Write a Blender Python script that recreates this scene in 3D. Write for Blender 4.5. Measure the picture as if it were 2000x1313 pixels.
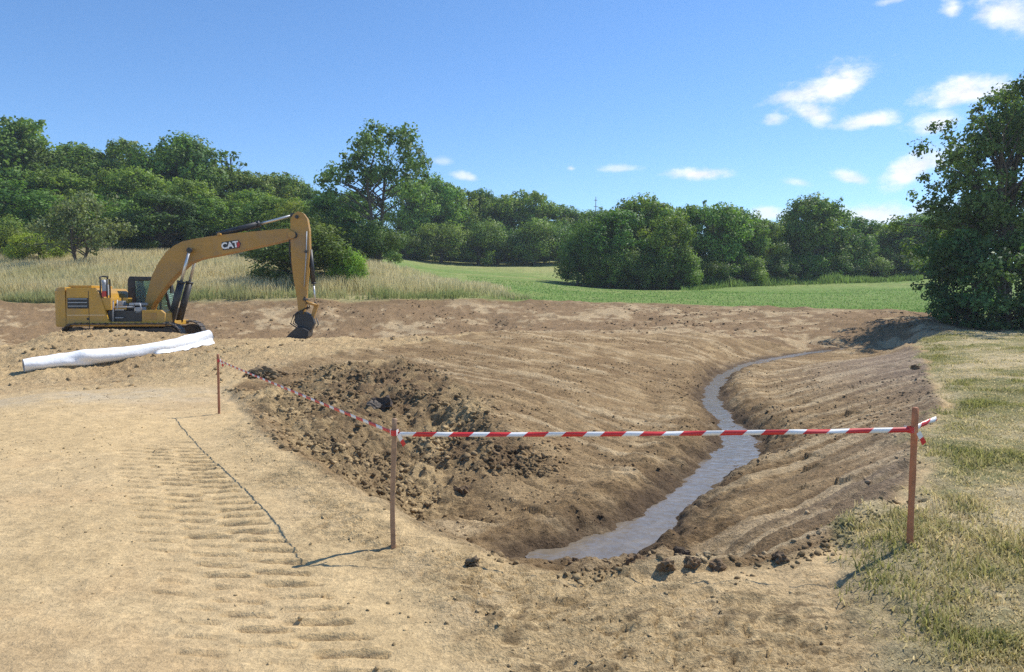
import bpy, bmesh, math, random
import numpy as np
from mathutils import Vector, Matrix

for o in list(bpy.data.objects):
    bpy.data.objects.remove(o, do_unlink=True)
scene = bpy.context.scene
COL = scene.collection

# ---------------------------------------------------------------- camera
FPX, CX, CY, HOR = 1448.0, 1000.0, 656.5, 580.0      # the photograph's pixel geometry (2000 x 1313)
CAMZ = 2.1
PITCH = math.atan((CY - HOR) / FPX)
cam_data = bpy.data.cameras.new('camera')
cam_data.sensor_width = 36.0
cam_data.lens = 36.0 * FPX / 2000.0
cam_data.clip_start = 0.05
cam_data.clip_end = 3000.0
cam = bpy.data.objects.new('camera', cam_data)
cam.location = (0, 0, CAMZ)
cam.rotation_euler = (math.pi / 2 - PITCH, 0, 0)
COL.objects.link(cam)
scene.camera = cam

# ---------------------------------------------------------------- light
SUN_EL, SUN_AZ = math.radians(52.0), math.radians(57.5)   # azimuth from +Y towards +X
sun_dir = Vector((math.sin(SUN_AZ) * math.cos(SUN_EL), math.cos(SUN_AZ) * math.cos(SUN_EL), math.sin(SUN_EL)))
sun_data = bpy.data.lights.new('sun', 'SUN')
sun_data.energy = 4.3
sun_data.angle = math.radians(0.53)
sun_data.color = (1.0, 0.95, 0.875)
sun = bpy.data.objects.new('sun', sun_data)
sun.rotation_euler = (-sun_dir).to_track_quat('-Z', 'Y').to_euler()
sun.location = sun_dir * 60
COL.objects.link(sun)

world = bpy.data.worlds.new('World')
scene.world = world
world.use_nodes = True
world.cycles.sampling_method = "MANUAL"
world.cycles.sample_map_resolution = 256
SKY_STRENGTH = 0.148


def px_dir(px, py):
    xc, yc = (px - CX) / FPX, (CY - py) / FPX
    cp, sp = math.cos(PITCH), math.sin(PITCH)
    return Vector((xc, cp + yc * sp, -sp + yc * cp))


def build_world():
    nt = world.node_tree
    nt.nodes.clear()
    N, L = nt.nodes.new, nt.links.new
    out = N('ShaderNodeOutputWorld')
    bg = N('ShaderNodeBackground')
    bg.inputs['Strength'].default_value = SKY_STRENGTH
    sky = N('ShaderNodeTexSky')
    sky.sky_type = 'NISHITA'
    sky.sun_disc = False
    sky.sun_elevation = SUN_EL
    sky.sun_rotation = SUN_AZ
    sky.altitude = 0
    sky.air_density = 0.8
    sky.dust_density = 0.0
    sky.ozone_density = 5.0
    co = N('ShaderNodeTexCoord')

    def math_(op, a, b=None, c=None, clamp=False):
        n = N('ShaderNodeMath'); n.operation = op; n.use_clamp = clamp
        for i, v in enumerate((a, b, c)):
            if v is None: continue
            if isinstance(v, (int, float)): n.inputs[i].default_value = v
            else: L(v, n.inputs[i])
        return n.outputs[0]

    sep = N('ShaderNodeSeparateXYZ'); L(co.outputs['Generated'], sep.inputs[0])
    # tangent plane of the sky ahead: azimuth and elevation in radians
    az = math_('ARCTAN2', sep.outputs[0], sep.outputs[1])
    el = math_('ARCSINE', sep.outputs[2])
    comb = N('ShaderNodeCombineXYZ')
    L(az, comb.inputs[0]); L(math_('MULTIPLY', el, 1.7), comb.inputs[1])

    def noise(scale, detail, rough, off):
        m = N('ShaderNodeMapping'); m.inputs['Location'].default_value = (off, off * 0.7, off * 0.3)
        L(comb.outputs[0], m.inputs[0])
        n = N('ShaderNodeTexNoise')
        n.inputs['Scale'].default_value = scale
        n.inputs['Detail'].default_value = detail
        n.inputs['Roughness'].default_value = rough
        L(m.outputs[0], n.inputs['Vector'])
        return n.outputs['Fac']
    nA = noise(15.0, 8.0, 0.66, 3.1)
    nB = noise(40.0, 6.0, 0.6, 9.7)
    n_edge = math_('ADD', math_('MULTIPLY', math_('SUBTRACT', nA, 0.5), 2.6), math_('MULTIPLY', math_('SUBTRACT', nB, 0.5), 1.0))

    # each cloud: pixel centre, half width, half height (photograph pixels), opacity, lean
    clouds = [
        (1625, 172, 100, 36, 1.0, -0.22), (1550, 188, 75, 15, .75, -.15), (1588, 222, 46, 26, 0.9, .35), (1693, 236, 56, 18, .9, -.05), (1512, 234, 24, 12, .7, 0),
        (1868, 186, 92, 28, 1.0, -.05), (1830, 243, 56, 24, .85, -.2), (1790, 330, 74, 34, .95, -.45),
        (1965, 32, 75, 46, .85, .4), (1862, 18, 24, 22, .9, .1), (1740, 2, 32, 8, .5, 0),
        (1368, 341, 64, 15, 1.0, 0.03), (1665, 350, 36, 13, .75, .25), (1560, 357, 28, 9, .5, .2),
        (1210, 330, 40, 8, .55, 0), (1115, 329, 10, 6, .6, 0), (908, 346, 26, 9, .7, .2), (865, 316, 20, 10, .35, 0),
        (1690, 425, 110, 26, .8, 0), (1490, 418, 40, 16, .7, 0), (1850, 420, 120, 30, .7, 0),
        (2150, 130, 130, 50, 1.0, -.1), (2260, 300, 120, 30, .9, 0), (2420, 60, 120, 50, .9, .1), (2500, 380, 160, 30, .8, 0),
    ]
    total = None
    shade = None
    for (cx, cy, hw, hh, op, lean) in clouds:
        d = px_dir(cx, cy).normalized()
        a0, e0 = math.atan2(d.x, d.y), math.asin(d.z)
        k = math.cos(a0) ** 2
        wa, we = 1.22 * hw / FPX * k, 1.22 * hh / FPX * math.cos(a0)
        da = math_('DIVIDE', math_('SUBTRACT', az, a0), wa)
        de0 = math_('DIVIDE', math_('SUBTRACT', el, e0), we)
        de = math_('MULTIPLY_ADD', da, lean * hw / hh * 0.9, de0)
        # flat base: below the centre the cloud ends sooner
        below = math_('MULTIPLY', math_('MINIMUM', de, 0.0), 1.35)
        de2 = math_('ADD', math_('MAXIMUM', de, 0.0), below)
        r = math_('SQRT', math_('ADD', math_('MULTIPLY', da, da), math_('MULTIPLY', de2, de2)))
        f = math_('ADD', math_('SUBTRACT', 1.0, r), math_('MULTIPLY', n_edge, 0.85))
        mr = N('ShaderNodeMapRange'); mr.interpolation_type = 'SMOOTHSTEP'
        mr.inputs[1].default_value = -0.05; mr.inputs[2].default_value = 0.95
        mr.inputs[3].default_value = 0.0; mr.inputs[4].default_value = op
        L(f, mr.inputs[0])
        total = mr.outputs[0] if total is None else math_('MAXIMUM', total, mr.outputs[0])
    # cloud whiteness varies with its own lumps
    tone = N('ShaderNodeMapRange')
    tone.inputs[1].default_value = 0.35; tone.inputs[2].default_value = 0.65
    tone.inputs[3].default_value = 0.82; tone.inputs[4].default_value = 1.02
    L(nB, tone.inputs[0])
    cc = N('ShaderNodeCombineColor')
    L(math_('MULTIPLY', tone.outputs[0], 0.93 / SKY_STRENGTH), cc.inputs[0])
    L(math_('MULTIPLY', tone.outputs[0], 0.94 / SKY_STRENGTH), cc.inputs[1])
    L(math_('MULTIPLY', tone.outputs[0], 0.96 / SKY_STRENGTH), cc.inputs[2])
    mix = N('ShaderNodeMix'); mix.data_type = 'RGBA'
    L(total, mix.inputs['Factor'])
    hs = N('ShaderNodeHueSaturation'); hs.inputs['Saturation'].default_value = 1.12
    L(sky.outputs[0], hs.inputs['Color']); L(hs.outputs[0], mix.inputs['A'])
    L(cc.outputs[0], mix.inputs['B'])
    L(mix.outputs['Result'], bg.inputs['Color'])
    L(bg.outputs[0], out.inputs['Surface'])


build_world()

vs = scene.view_settings
vs.view_transform = 'Standard'
vs.look = 'None'
vs.exposure = 0.37
vs.gamma = 1.0
vs.use_curve_mapping = False
scene.render.engine = 'CYCLES'
scene.cycles.use_denoising = False
scene.cycles.max_bounces = 6
scene.cycles.transparent_max_bounces = 6

# ---------------------------------------------------------------- helpers
def at_y(px, py, y):
    d = px_dir(px, py); t = y / d.y
    return Vector((d.x * t, y, CAMZ + d.z * t))


def at_z(px, py, z):
    d = px_dir(px, py); t = (z - CAMZ) / d.z
    return Vector((d.x * t, d.y * t, z))


def tag(o, label=None, cat=None, group=None, kind=None):
    if label: o['label'] = label
    if cat: o['category'] = cat
    if group: o['group'] = group
    if kind: o['kind'] = kind
    return o


def empty(name, loc=(0, 0, 0), rz=0.0):
    o = bpy.data.objects.new(name, None)
    o.empty_display_size = 0.3
    o.location = loc
    o.rotation_euler = (0, 0, rz)
    COL.objects.link(o)
    return o


def link_mesh(name, me, mats=(), parent=None, smooth=False):
    for m in mats:
        me.materials.append(m)
    o = bpy.data.objects.new(name, me)
    COL.objects.link(o)
    if parent is not None: o.parent = parent
    if smooth:
        me.polygons.foreach_set('use_smooth', np.ones(len(me.polygons), dtype=bool))
    return o


def mesh_np(name, verts, faces):
    """verts (n,3) array, faces (m,k) array of one polygon size"""
    me = bpy.data.meshes.new(name)
    verts = np.asarray(verts, dtype=np.float32); faces = np.asarray(faces, dtype=np.int32)
    k = faces.shape[1]
    me.vertices.add(len(verts)); me.vertices.foreach_set('co', verts.ravel())
    me.loops.add(faces.size); me.loops.foreach_set('vertex_index', faces.ravel())
    me.polygons.add(len(faces))
    me.polygons.foreach_set('loop_start', np.arange(0, faces.size, k, dtype=np.int32))
    me.polygons.foreach_set('loop_total', np.full(len(faces), k, dtype=np.int32))
    me.update(calc_edges=True)
    return me


def point_color(me, name, rgb):
    a = me.attributes.new(name, 'FLOAT_COLOR', 'POINT')
    c = np.ones((len(rgb), 4), dtype=np.float32); c[:, :3] = rgb
    a.data.foreach_set('color', c.ravel())


# --- numpy noise
def _hash(ix, iy, seed):
    h = (ix.astype(np.uint32) * np.uint32(374761393)) ^ (iy.astype(np.uint32) * np.uint32(668265263)) ^ np.uint32((seed * 2246822519) & 0xffffffff)
    h = (h ^ (h >> np.uint32(13))) * np.uint32(1274126177)
    h = h ^ (h >> np.uint32(16))
    return (h & np.uint32(0xffffff)).astype(np.float64) / float(0xffffff)


def vnoise(x, y, seed=0):
    x0, y0 = np.floor(x), np.floor(y)
    fx, fy = x - x0, y - y0
    ix, iy = x0.astype(np.int64), y0.astype(np.int64)
    sx, sy = fx * fx * fx * (fx * (fx * 6 - 15) + 10), fy * fy * fy * (fy * (fy * 6 - 15) + 10)
    a, b = _hash(ix, iy, seed), _hash(ix + 1, iy, seed)
    c, d = _hash(ix, iy + 1, seed), _hash(ix + 1, iy + 1, seed)
    return (a * (1 - sx) + b * sx) * (1 - sy) + (c * (1 - sx) + d * sx) * sy - 0.5


def fbm(x, y, seed=0, octs=4, gain=0.5):
    s, amp, fr = 0.0, 1.0, 1.0
    for i in range(octs):
        ca, sa = math.cos(0.6 * i), math.sin(0.6 * i)
        s = s + amp * vnoise((x * ca - y * sa) * fr + 17.3 * i, (x * sa + y * ca) * fr - 9.1 * i, seed + i)
        amp *= gain; fr *= 2.03
    return s


def worley(x, y, seed=0):
    """distance to the nearest and to the second nearest cell point, and the cell's own random number"""
    ix, iy = np.floor(x).astype(np.int64), np.floor(y).astype(np.int64)
    d1 = np.full(x.shape, 9.0); d2 = np.full(x.shape, 9.0); idn = np.zeros(x.shape)
    for ox in (-1, 0, 1):
        for oy in (-1, 0, 1):
            jx, jy = ix + ox, iy + oy
            pxx = jx + _hash(jx, jy, seed); pyy = jy + _hash(jx, jy, seed + 71)
            d = np.hypot(x - pxx, y - pyy)
            near = d < d1
            d2 = np.where(near, d1, np.minimum(d2, d))
            idn = np.where(near, _hash(jx, jy, seed + 133), idn)
            d1 = np.where(near, d, d1)
    return d1, d2, idn


def sstep(a, b, x):
    t = np.clip((x - a) / (b - a), 0, 1)
    return t * t * (3 - 2 * t)


def poly_sd(x, y, poly):
    """signed distance to a polygon, negative inside"""
    p = np.asarray(poly, dtype=np.float64)
    d = np.full(x.shape, 1e9); inside = np.zeros(x.shape, dtype=bool)
    n = len(p)
    for i in range(n):
        ax, ay = p[i]; bx, by = p[(i + 1) % n]
        ex, ey = bx - ax, by - ay
        t = np.clip(((x - ax) * ex + (y - ay) * ey) / (ex * ex + ey * ey + 1e-12), 0, 1)
        d = np.minimum(d, np.hypot(x - ax - t * ex, y - ay - t * ey))
        c = (ay > y) != (by > y)
        with np.errstate(divide='ignore', invalid='ignore'):
            xi = (bx - ax) * (y - ay) / (by - ay if by != ay else 1e-12) + ax
        inside ^= c & (x < xi)
    return np.where(inside, -d, d)


def polyline_near(x, y, pts, vals):
    """distance to an open polyline and values interpolated at the nearest point"""
    pts = np.asarray(pts); vals = np.asarray(vals)
    d = np.full(x.shape, 1e9); out = np.zeros(x.shape + (vals.shape[1],))
    for i in range(len(pts) - 1):
        ax, ay = pts[i]; bx, by = pts[i + 1]
        ex, ey = bx - ax, by - ay
        t = np.clip(((x - ax) * ex + (y - ay) * ey) / (ex * ex + ey * ey + 1e-12), 0, 1)
        di = np.hypot(x - ax - t * ex, y - ay - t * ey)
        nb = di < d
        d = np.where(nb, di, d)
        out[nb] = (vals[i] + t[nb][:, None] * (vals[i + 1] - vals[i]))
    return d, out


def catmull(P, n=8):
    P = [np.asarray(p, dtype=float) for p in P]
    Q = [2 * P[0] - P[1]] + P + [2 * P[-1] - P[-2]]
    out = []
    for i in range(1, len(Q) - 2):
        for k in range(n):
            t = k / n
            out.append(0.5 * ((2 * Q[i]) + (-Q[i - 1] + Q[i + 1]) * t + (2 * Q[i - 1] - 5 * Q[i] + 4 * Q[i + 1] - Q[i + 2]) * t * t
                              + (-Q[i - 1] + 3 * Q[i] - 3 * Q[i + 1] + Q[i + 2]) * t ** 3))
    out.append(P[-1])
    return np.array(out)


# --- materials
def nodes_of(name):
    m = bpy.data.materials.new(name)
    m.use_nodes = True
    nt = m.node_tree
    b = nt.nodes['Principled BSDF']
    return m, nt, b


def simple_mat(name, color, rough=0.6, metal=0.0, var=0.12, scale=6.0, bump=0.0, dirt=None, dirt_amt=0.5, spec=0.5):
    m, nt, b = nodes_of(name)
    N, L = nt.nodes.new, nt.links.new
    tc = N('ShaderNodeTexCoord')
    n = N('ShaderNodeTexNoise'); n.inputs['Scale'].default_value = scale; n.inputs['Detail'].default_value = 6; n.inputs['Roughness'].default_value = .65
    L(tc.outputs['Object'], n.inputs['Vector'])
    r = N('ShaderNodeMapRange')
    r.inputs[1].default_value = .3; r.inputs[2].default_value = .7
    r.inputs[3].default_value = 1 - var; r.inputs[4].default_value = 1 + var
    L(n.outputs['Fac'], r.inputs[0])
    v = N('ShaderNodeVectorMath'); v.operation = 'SCALE'; v.inputs[0].default_value = color
    L(r.outputs[0], v.inputs['Scale'])
    src = v.outputs[0]
    if dirt is not None:
        n2 = N('ShaderNodeTexNoise'); n2.inputs['Scale'].default_value = scale * .45; n2.inputs['Detail'].default_value = 8; n2.inputs['Roughness'].default_value = .7
        L(tc.outputs['Object'], n2.inputs['Vector'])
        r2 = N('ShaderNodeMapRange'); r2.inputs[1].default_value = .48; r2.inputs[2].default_value = .72
        r2.inputs[3].default_value = 0; r2.inputs[4].default_value = dirt_amt
        L(n2.outputs['Fac'], r2.inputs[0])
        mx = N('ShaderNodeMix'); mx.data_type = 'RGBA'; mx.inputs['B'].default_value = (*dirt, 1)
        L(r2.outputs[0], mx.inputs['Factor']); L(src, mx.inputs['A'])
        src = mx.outputs['Result']
    L(src, b.inputs['Base Color'])
    b.inputs['Roughness'].default_value = rough
    b.inputs['Metallic'].default_value = metal
    b.inputs['Specular IOR Level'].default_value = spec
    if bump:
        bp = N('ShaderNodeBump'); bp.inputs['Strength'].default_value = bump; bp.inputs['Distance'].default_value = .02
        L(n.outputs['Fac'], bp.inputs['Height']); L(bp.outputs[0], b.inputs['Normal'])
    return m


def tube_arrays(pts, rads, sides=6):
    pts = np.asarray(pts, dtype=float); n = len(pts)
    V, F = [], []
    for i in range(n):
        t = pts[min(i + 1, n - 1)] - pts[max(i - 1, 0)]
        t = t / (np.linalg.norm(t) + 1e-9)
        ref = np.array([0, 0, 1.0]) if abs(t[2]) < .9 else np.array([1.0, 0, 0])
        a = np.cross(t, ref); a /= np.linalg.norm(a); b = np.cross(t, a)
        for k in range(sides):
            th = 2 * math.pi * k / sides
            V.append(pts[i] + rads[i] * (a * math.cos(th) + b * math.sin(th)))
    for i in range(n - 1):
        for k in range(sides):
            F.append((i * sides + k, i * sides + (k + 1) % sides, (i + 1) * sides + (k + 1) % sides, (i + 1) * sides + k))
    return np.array(V), np.array(F)



# ================================================================ terrain
def D(px, py, d):
    p = at_y(px, py, d); return (p.x, p.y, p.z)


def Z(px, py, z):
    p = at_z(px, py, z); return (p.x, p.y, p.z)


CTRL = [
    # sandy foreground and haul road
    Z(0, 1313, 0), Z(500, 1313, 0), Z(1000, 1313, -.01), Z(1500, 1313, .02), Z(2000, 1313, .08),
    Z(0, 1050, 0), Z(350, 1050, 0), Z(600, 1110, 0), Z(0, 850, .02), Z(250, 850, 0), Z(100, 770, .06), Z(428, 808, 0), Z(300, 760, .08),
    Z(770, 1068, 0), Z(1100, 1200, -.01), Z(1600, 1180, .04),
    (-12, 0, 0), (12, 0, .2), (0, -6, 0), (-6, 3, 0), (6, 3, .12), (-14, -6, 0), (14, -6, .2), (-30, 8, .1),
    # rim of the basin
    Z(440, 770, .05), Z(500, 850, 0), Z(640, 940, 0), Z(760, 1003, .0), Z(900, 1060, 0), Z(1030, 1103, -.04), Z(1120, 1098, -.34), Z(1030, 1092, -.36), Z(1220, 1102, -.34), Z(940, 1060, -.3), Z(1200, 1118, -.05), Z(1400, 1114, .0), Z(1560, 1098, .04),
    # inside of the basin, left bank and floor
    Z(800, 962, -.5), Z(900, 1000, -.66), Z(1000, 1035, -.68), Z(1060, 980, -.62), Z(960, 940, -.5), Z(1150, 960, -.62), Z(1230, 900, -.56),
    Z(560, 800, .02), Z(640, 870, -.1), Z(720, 880, -.28), Z(770, 850, -.34), Z(840, 900, -.5),
    # rubble spur
    Z(690, 735, .22), Z(760, 728, .24), Z(850, 762, .12), Z(930, 810, -.06), Z(1000, 862, -.24), Z(1045, 920, -.46), Z(690, 790, .0), Z(740, 820, -.14),
    # middle bank above the stream
    Z(1150, 860, -.42), Z(1270, 820, -.44), Z(1100, 760, -.05), Z(1250, 740, -.2), Z(1330, 760, -.42), Z(1180, 700, .12), Z(1350, 690, -.02), Z(1000, 720, .16), Z(900, 700, .3),
    # right bank
    Z(1500, 880, -.45), Z(1600, 900, -.26), Z(1700, 900, -.02), Z(1470, 1010, -.46), Z(1580, 1000, -.22), Z(1680, 1000, .06), Z(1420, 1070, -.4), Z(1560, 1065, -.08),
    Z(1500, 780, -.42), Z(1600, 760, -.16), Z(1700, 740, .08), Z(1500, 725, -.46), Z(1480, 712, -.50), Z(1545, 702, -.44), Z(1605, 693, -.34), Z(1668, 686, -.21), Z(1730, 679, -.06), Z(1600, 712, -.30), Z(1670, 704, -.16), Z(1760, 695, .12),
    # right verge
    Z(1776, 1060, .17), Z(1700, 1045, .12), Z(1790, 930, .2), Z(1800, 870, .22), Z(1838, 800, .24), Z(1815, 735, .28), Z(1795, 675, .34), Z(1950, 1150, .15), Z(1950, 950, .24), Z(1950, 800, .34), Z(1950, 690, .44), D(1900, 640, 34),
    (20, 14, .7), (28, 26, 1.0), (40, 40, 1.8),
    # ridge between the two basins, second basin behind it
    D(430, 700, 21.5), D(600, 692, 21.5), D(470, 668, 26.6), D(590, 664, 27), D(720, 663, 27.5), D(860, 655, 29), D(1000, 648, 31.5), D(1130, 652, 32), D(1250, 655, 32), D(1400, 662, 32), D(1530, 672, 32.5),
    D(590, 668, 33), D(800, 664, 34), D(480, 662, 36), D(620, 655, 38.5), D(780, 650, 39.5), D(930, 640, 41), D(1075, 640, 40), D(1230, 632, 41), D(1400, 634, 41), D(1550, 640, 40), D(1700, 640, 36), D(1800, 636, 33),
    D(400, 593, 43.5), D(600, 590, 44), D(780, 586, 45.5), D(920, 588, 47), D(1060, 590, 47.5), D(1200, 593, 48), D(1330, 597, 48), D(1500, 601, 47.5), D(1650, 605, 46), D(1780, 610, 43), D(1900, 614, 40),
    D(1060, 584, 49), D(780, 580, 47.5),
    # excavator's stand and the berm in front of it
    (-15.2, 28, -.12), (-12.6, 28.6, -.12), (-17.6, 27.6, -.10), (-14.5, 30.5, -.05), (-19.5, 29, -.02), (-10.2, 30.5, .05),
    D(0, 680, 24.6), D(110, 655, 25.2), D(210, 648, 25.5), D(280, 650, 25.6), D(345, 655, 25.8), D(405, 664, 25.8), D(40, 728, 20.5), D(200, 715, 21.8), D(330, 700, 22.5),
    D(0, 632, 38), D(150, 632, 39), D(0, 594, 42), D(200, 592, 43), (-32, 30, .4), (-40, 42, 2.2),
    # meadow and hillside
    D(0, 560, 48), D(150, 522, 58), D(0, 490, 80), D(350, 492, 80), D(600, 550, 52), D(735, 520, 72), D(480, 505, 75), D(300, 545, 52), D(450, 560, 49.5),
    D(1000, 545, 78), D(850, 530, 88), D(900, 502, 138), D(1100, 502, 138), D(1200, 562, 78), D(1500, 553, 88), D(1750, 546, 95), D(1920, 598, 44),
    D(-300, 480, 80), D(-400, 560, 48), D(2300, 540, 70), D(2200, 590, 42),
    (-70, 140, 17), (-20, 160, 13.5), (30, 170, 11.5), (90, 150, 8), (-150, 100, 17), (150, 100, 8), (0, 440, 24), (250, 420, 16), (-300, 420, 40), (-110, 60, 8), (110, 50, 4),
]
CTRL = np.array(CTRL)
YC = 8.0


def uv_of(x, y):
    return 2.2 * x / (y + YC), np.log(y + YC)


def tps_fit(P, lam=2e-4):
    u, v = uv_of(P[:, 0], P[:, 1]); n = len(P)
    r2 = (u[:, None] - u[None]) ** 2 + (v[:, None] - v[None]) ** 2
    K = 0.5 * r2 * np.log(r2 + 1e-12) + lam * np.eye(n)
    A = np.zeros((n + 3, n + 3))
    A[:n, :n] = K; A[:n, n] = 1; A[:n, n + 1] = u; A[:n, n + 2] = v
    A[n, :n] = 1; A[n + 1, :n] = u; A[n + 2, :n] = v
    b = np.zeros(n + 3); b[:n] = P[:, 2]
    return u, v, np.linalg.solve(A, b)


TU, TV, TW = tps_fit(CTRL)


def base_height(x, y):
    u, v = uv_of(x, y)
    n = len(TU)
    out = TW[n] + TW[n + 1] * u + TW[n + 2] * v
    for i in range(n):
        r2 = (u - TU[i]) ** 2 + (v - TV[i]) ** 2
        out = out + TW[i] * 0.5 * r2 * np.log(r2 + 1e-12)
    return out


# stream: photograph pixel, water level, half width
STREAM = [(1030, 1090, -.76, .14), (1085, 1085, -.76, .32), (1150, 1080, -.76, .46), (1215, 1060, -.755, .52), (1270, 1028, -.75, .42), (1318, 985, -.74, .28), (1372, 935, -.72, .25), (1425, 900, -.70, .38),
          (1445, 862, -.685, .32), (1416, 822, -.66, .25), (1392, 790, -.63, .25), (1393, 760, -.60, .25), (1412, 734, -.55, .25), (1455, 714, -.48, .24), (1520, 699, -.40, .23), (1590, 688, -.25, .24), (1650, 681, -.12, .13)]
_S = catmull([np.array([*Z(a, b, z), w]) for a, b, z, w in STREAM], 6)
S_XY, S_ZW = _S[:, :2], _S[:, 2:4]


def px_poly(pts):
    return [Z(a, b, z)[:2] for a, b, z in pts]


BASIN = px_poly([(452, 760, .05), (505, 850, 0), (640, 943, 0), (760, 1008, 0), (900, 1065, 0), (1030, 1108, 0), (1200, 1120, 0), (1400, 1118, 0), (1560, 1100, .03), (1650, 1048, .1), (1745, 995, .15),
                 (1792, 930, .2), (1800, 870, .22), (1838, 800, .24), (1818, 740, .28), (1797, 685, .34)]) + [D(1760, 655, 30)[:2], D(1500, 660, 33)[:2], D(1200, 650, 33)[:2], D(1000, 650, 31)[:2], D(840, 690, 25)[:2], D(640, 700, 21)[:2], D(520, 720, 18)[:2]]
VERGE = px_poly([(1797, 668, .34), (1800, 700, .3), (1828, 755, .27), (1838, 800, .24), (1806, 865, .22), (1794, 935, .2), (1752, 1000, .16), (1660, 1045, .11), (1592, 1098, .05), (1630, 1160, .05), (1690, 1230, .05), (1740, 1313, .06)]) + [
    (2.6, 2.5), (3.6, -8), (80, -8), (80, 33), D(2000, 640, 31)[:2], D(1880, 644, 31)[:2]]
_far = [D(-700, 588, 42), D(0, 588, 42.5), D(200, 587, 43.5), D(400, 588, 44), D(600, 586, 44.6), D(780, 583, 46), D(920, 584, 47.6), D(1060, 586, 48.2), D(1200, 589, 48.8), D(1330, 593, 48.8), D(1500, 598, 48.2), D(1650, 602, 46.8), D(1760, 606, 44.5), D(1830, 612, 41.5), D(1880, 620, 38), D(1930, 630, 34.5), D(2000, 636, 32)]
FAR_EDGE = [(p[0], p[1]) for p in _far]
FAR = FAR_EDGE + [(110, 32), (1500, 600), (-1500, 600), (-90, 42)]
RUBBLE = px_poly([(480, 770, .05), (560, 860, 0), (680, 930, -.1), (800, 960, -.4), (900, 925, -.5), (1060, 935, -.5), (1040, 880, -.35), (960, 810, -.1), (870, 740, .15), (760, 712, .25), (660, 722, .24), (560, 770, .05)])
ROUGH_SAND = px_poly([(470, 840, 0), (640, 960, 0), (760, 1030, 0), (1000, 1112, 0), (1400, 1125, 0), (1600, 1130, .03), (1720, 1250, .05), (1760, 1400, .05), (1150, 1500, 0), (880, 1240, 0), (760, 1120, 0), (640, 1040, 0), (520, 930, 0), (440, 840, 0)])
# one crawler track print crossing the haul road
TRK_A, TRK_B = np.array(Z(335, 862, 0)[:2]), np.array(Z(690, 1345, 0)[:2])


def track_print(x, y):
    t = (TRK_B - TRK_A); ln = np.hypot(*t); t = t / ln
    nrm = np.array([-t[1], t[0]])
    s = (x - TRK_A[0]) * t[0] + (y - TRK_A[1]) * t[1]
    # cleats lie nearly across the picture
    wob = 0.06 * vnoise(x * 1.3, y * 1.3, 5)
    lat = (x - TRK_A[0]) * nrm[0] + (y - TRK_A[1]) * nrm[1] + wob
    yy = (y + 0.10 * (x + 1.5)) * .98
    out = np.zeros_like(x)
    for k, (c, hw, ph, amp) in enumerate(((0.10, .20, 0.0, 1.0), (-.28, .17, .5, .9), (-.62, .15, .2, .45))):
        a = sstep(hw, hw * .75, np.abs(lat - c + .10 * vnoise(x * .1, yy / .205, 7 + k)))
        cyc = (yy / .205 + ph) % 1.0
        g = np.exp(-((cyc - .5) / .085) ** 2) - .35 * np.exp(-((cyc - .70) / .10) ** 2)
        keep = np.clip(.95 + 1.7 * vnoise(x * 2.6 + 40 * k, yy / .205, 9), 0, 1)
        out += a * g * keep * amp
    return out * sstep(-.5, .9, s) * sstep(ln + 1.2, ln, s)


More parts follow.
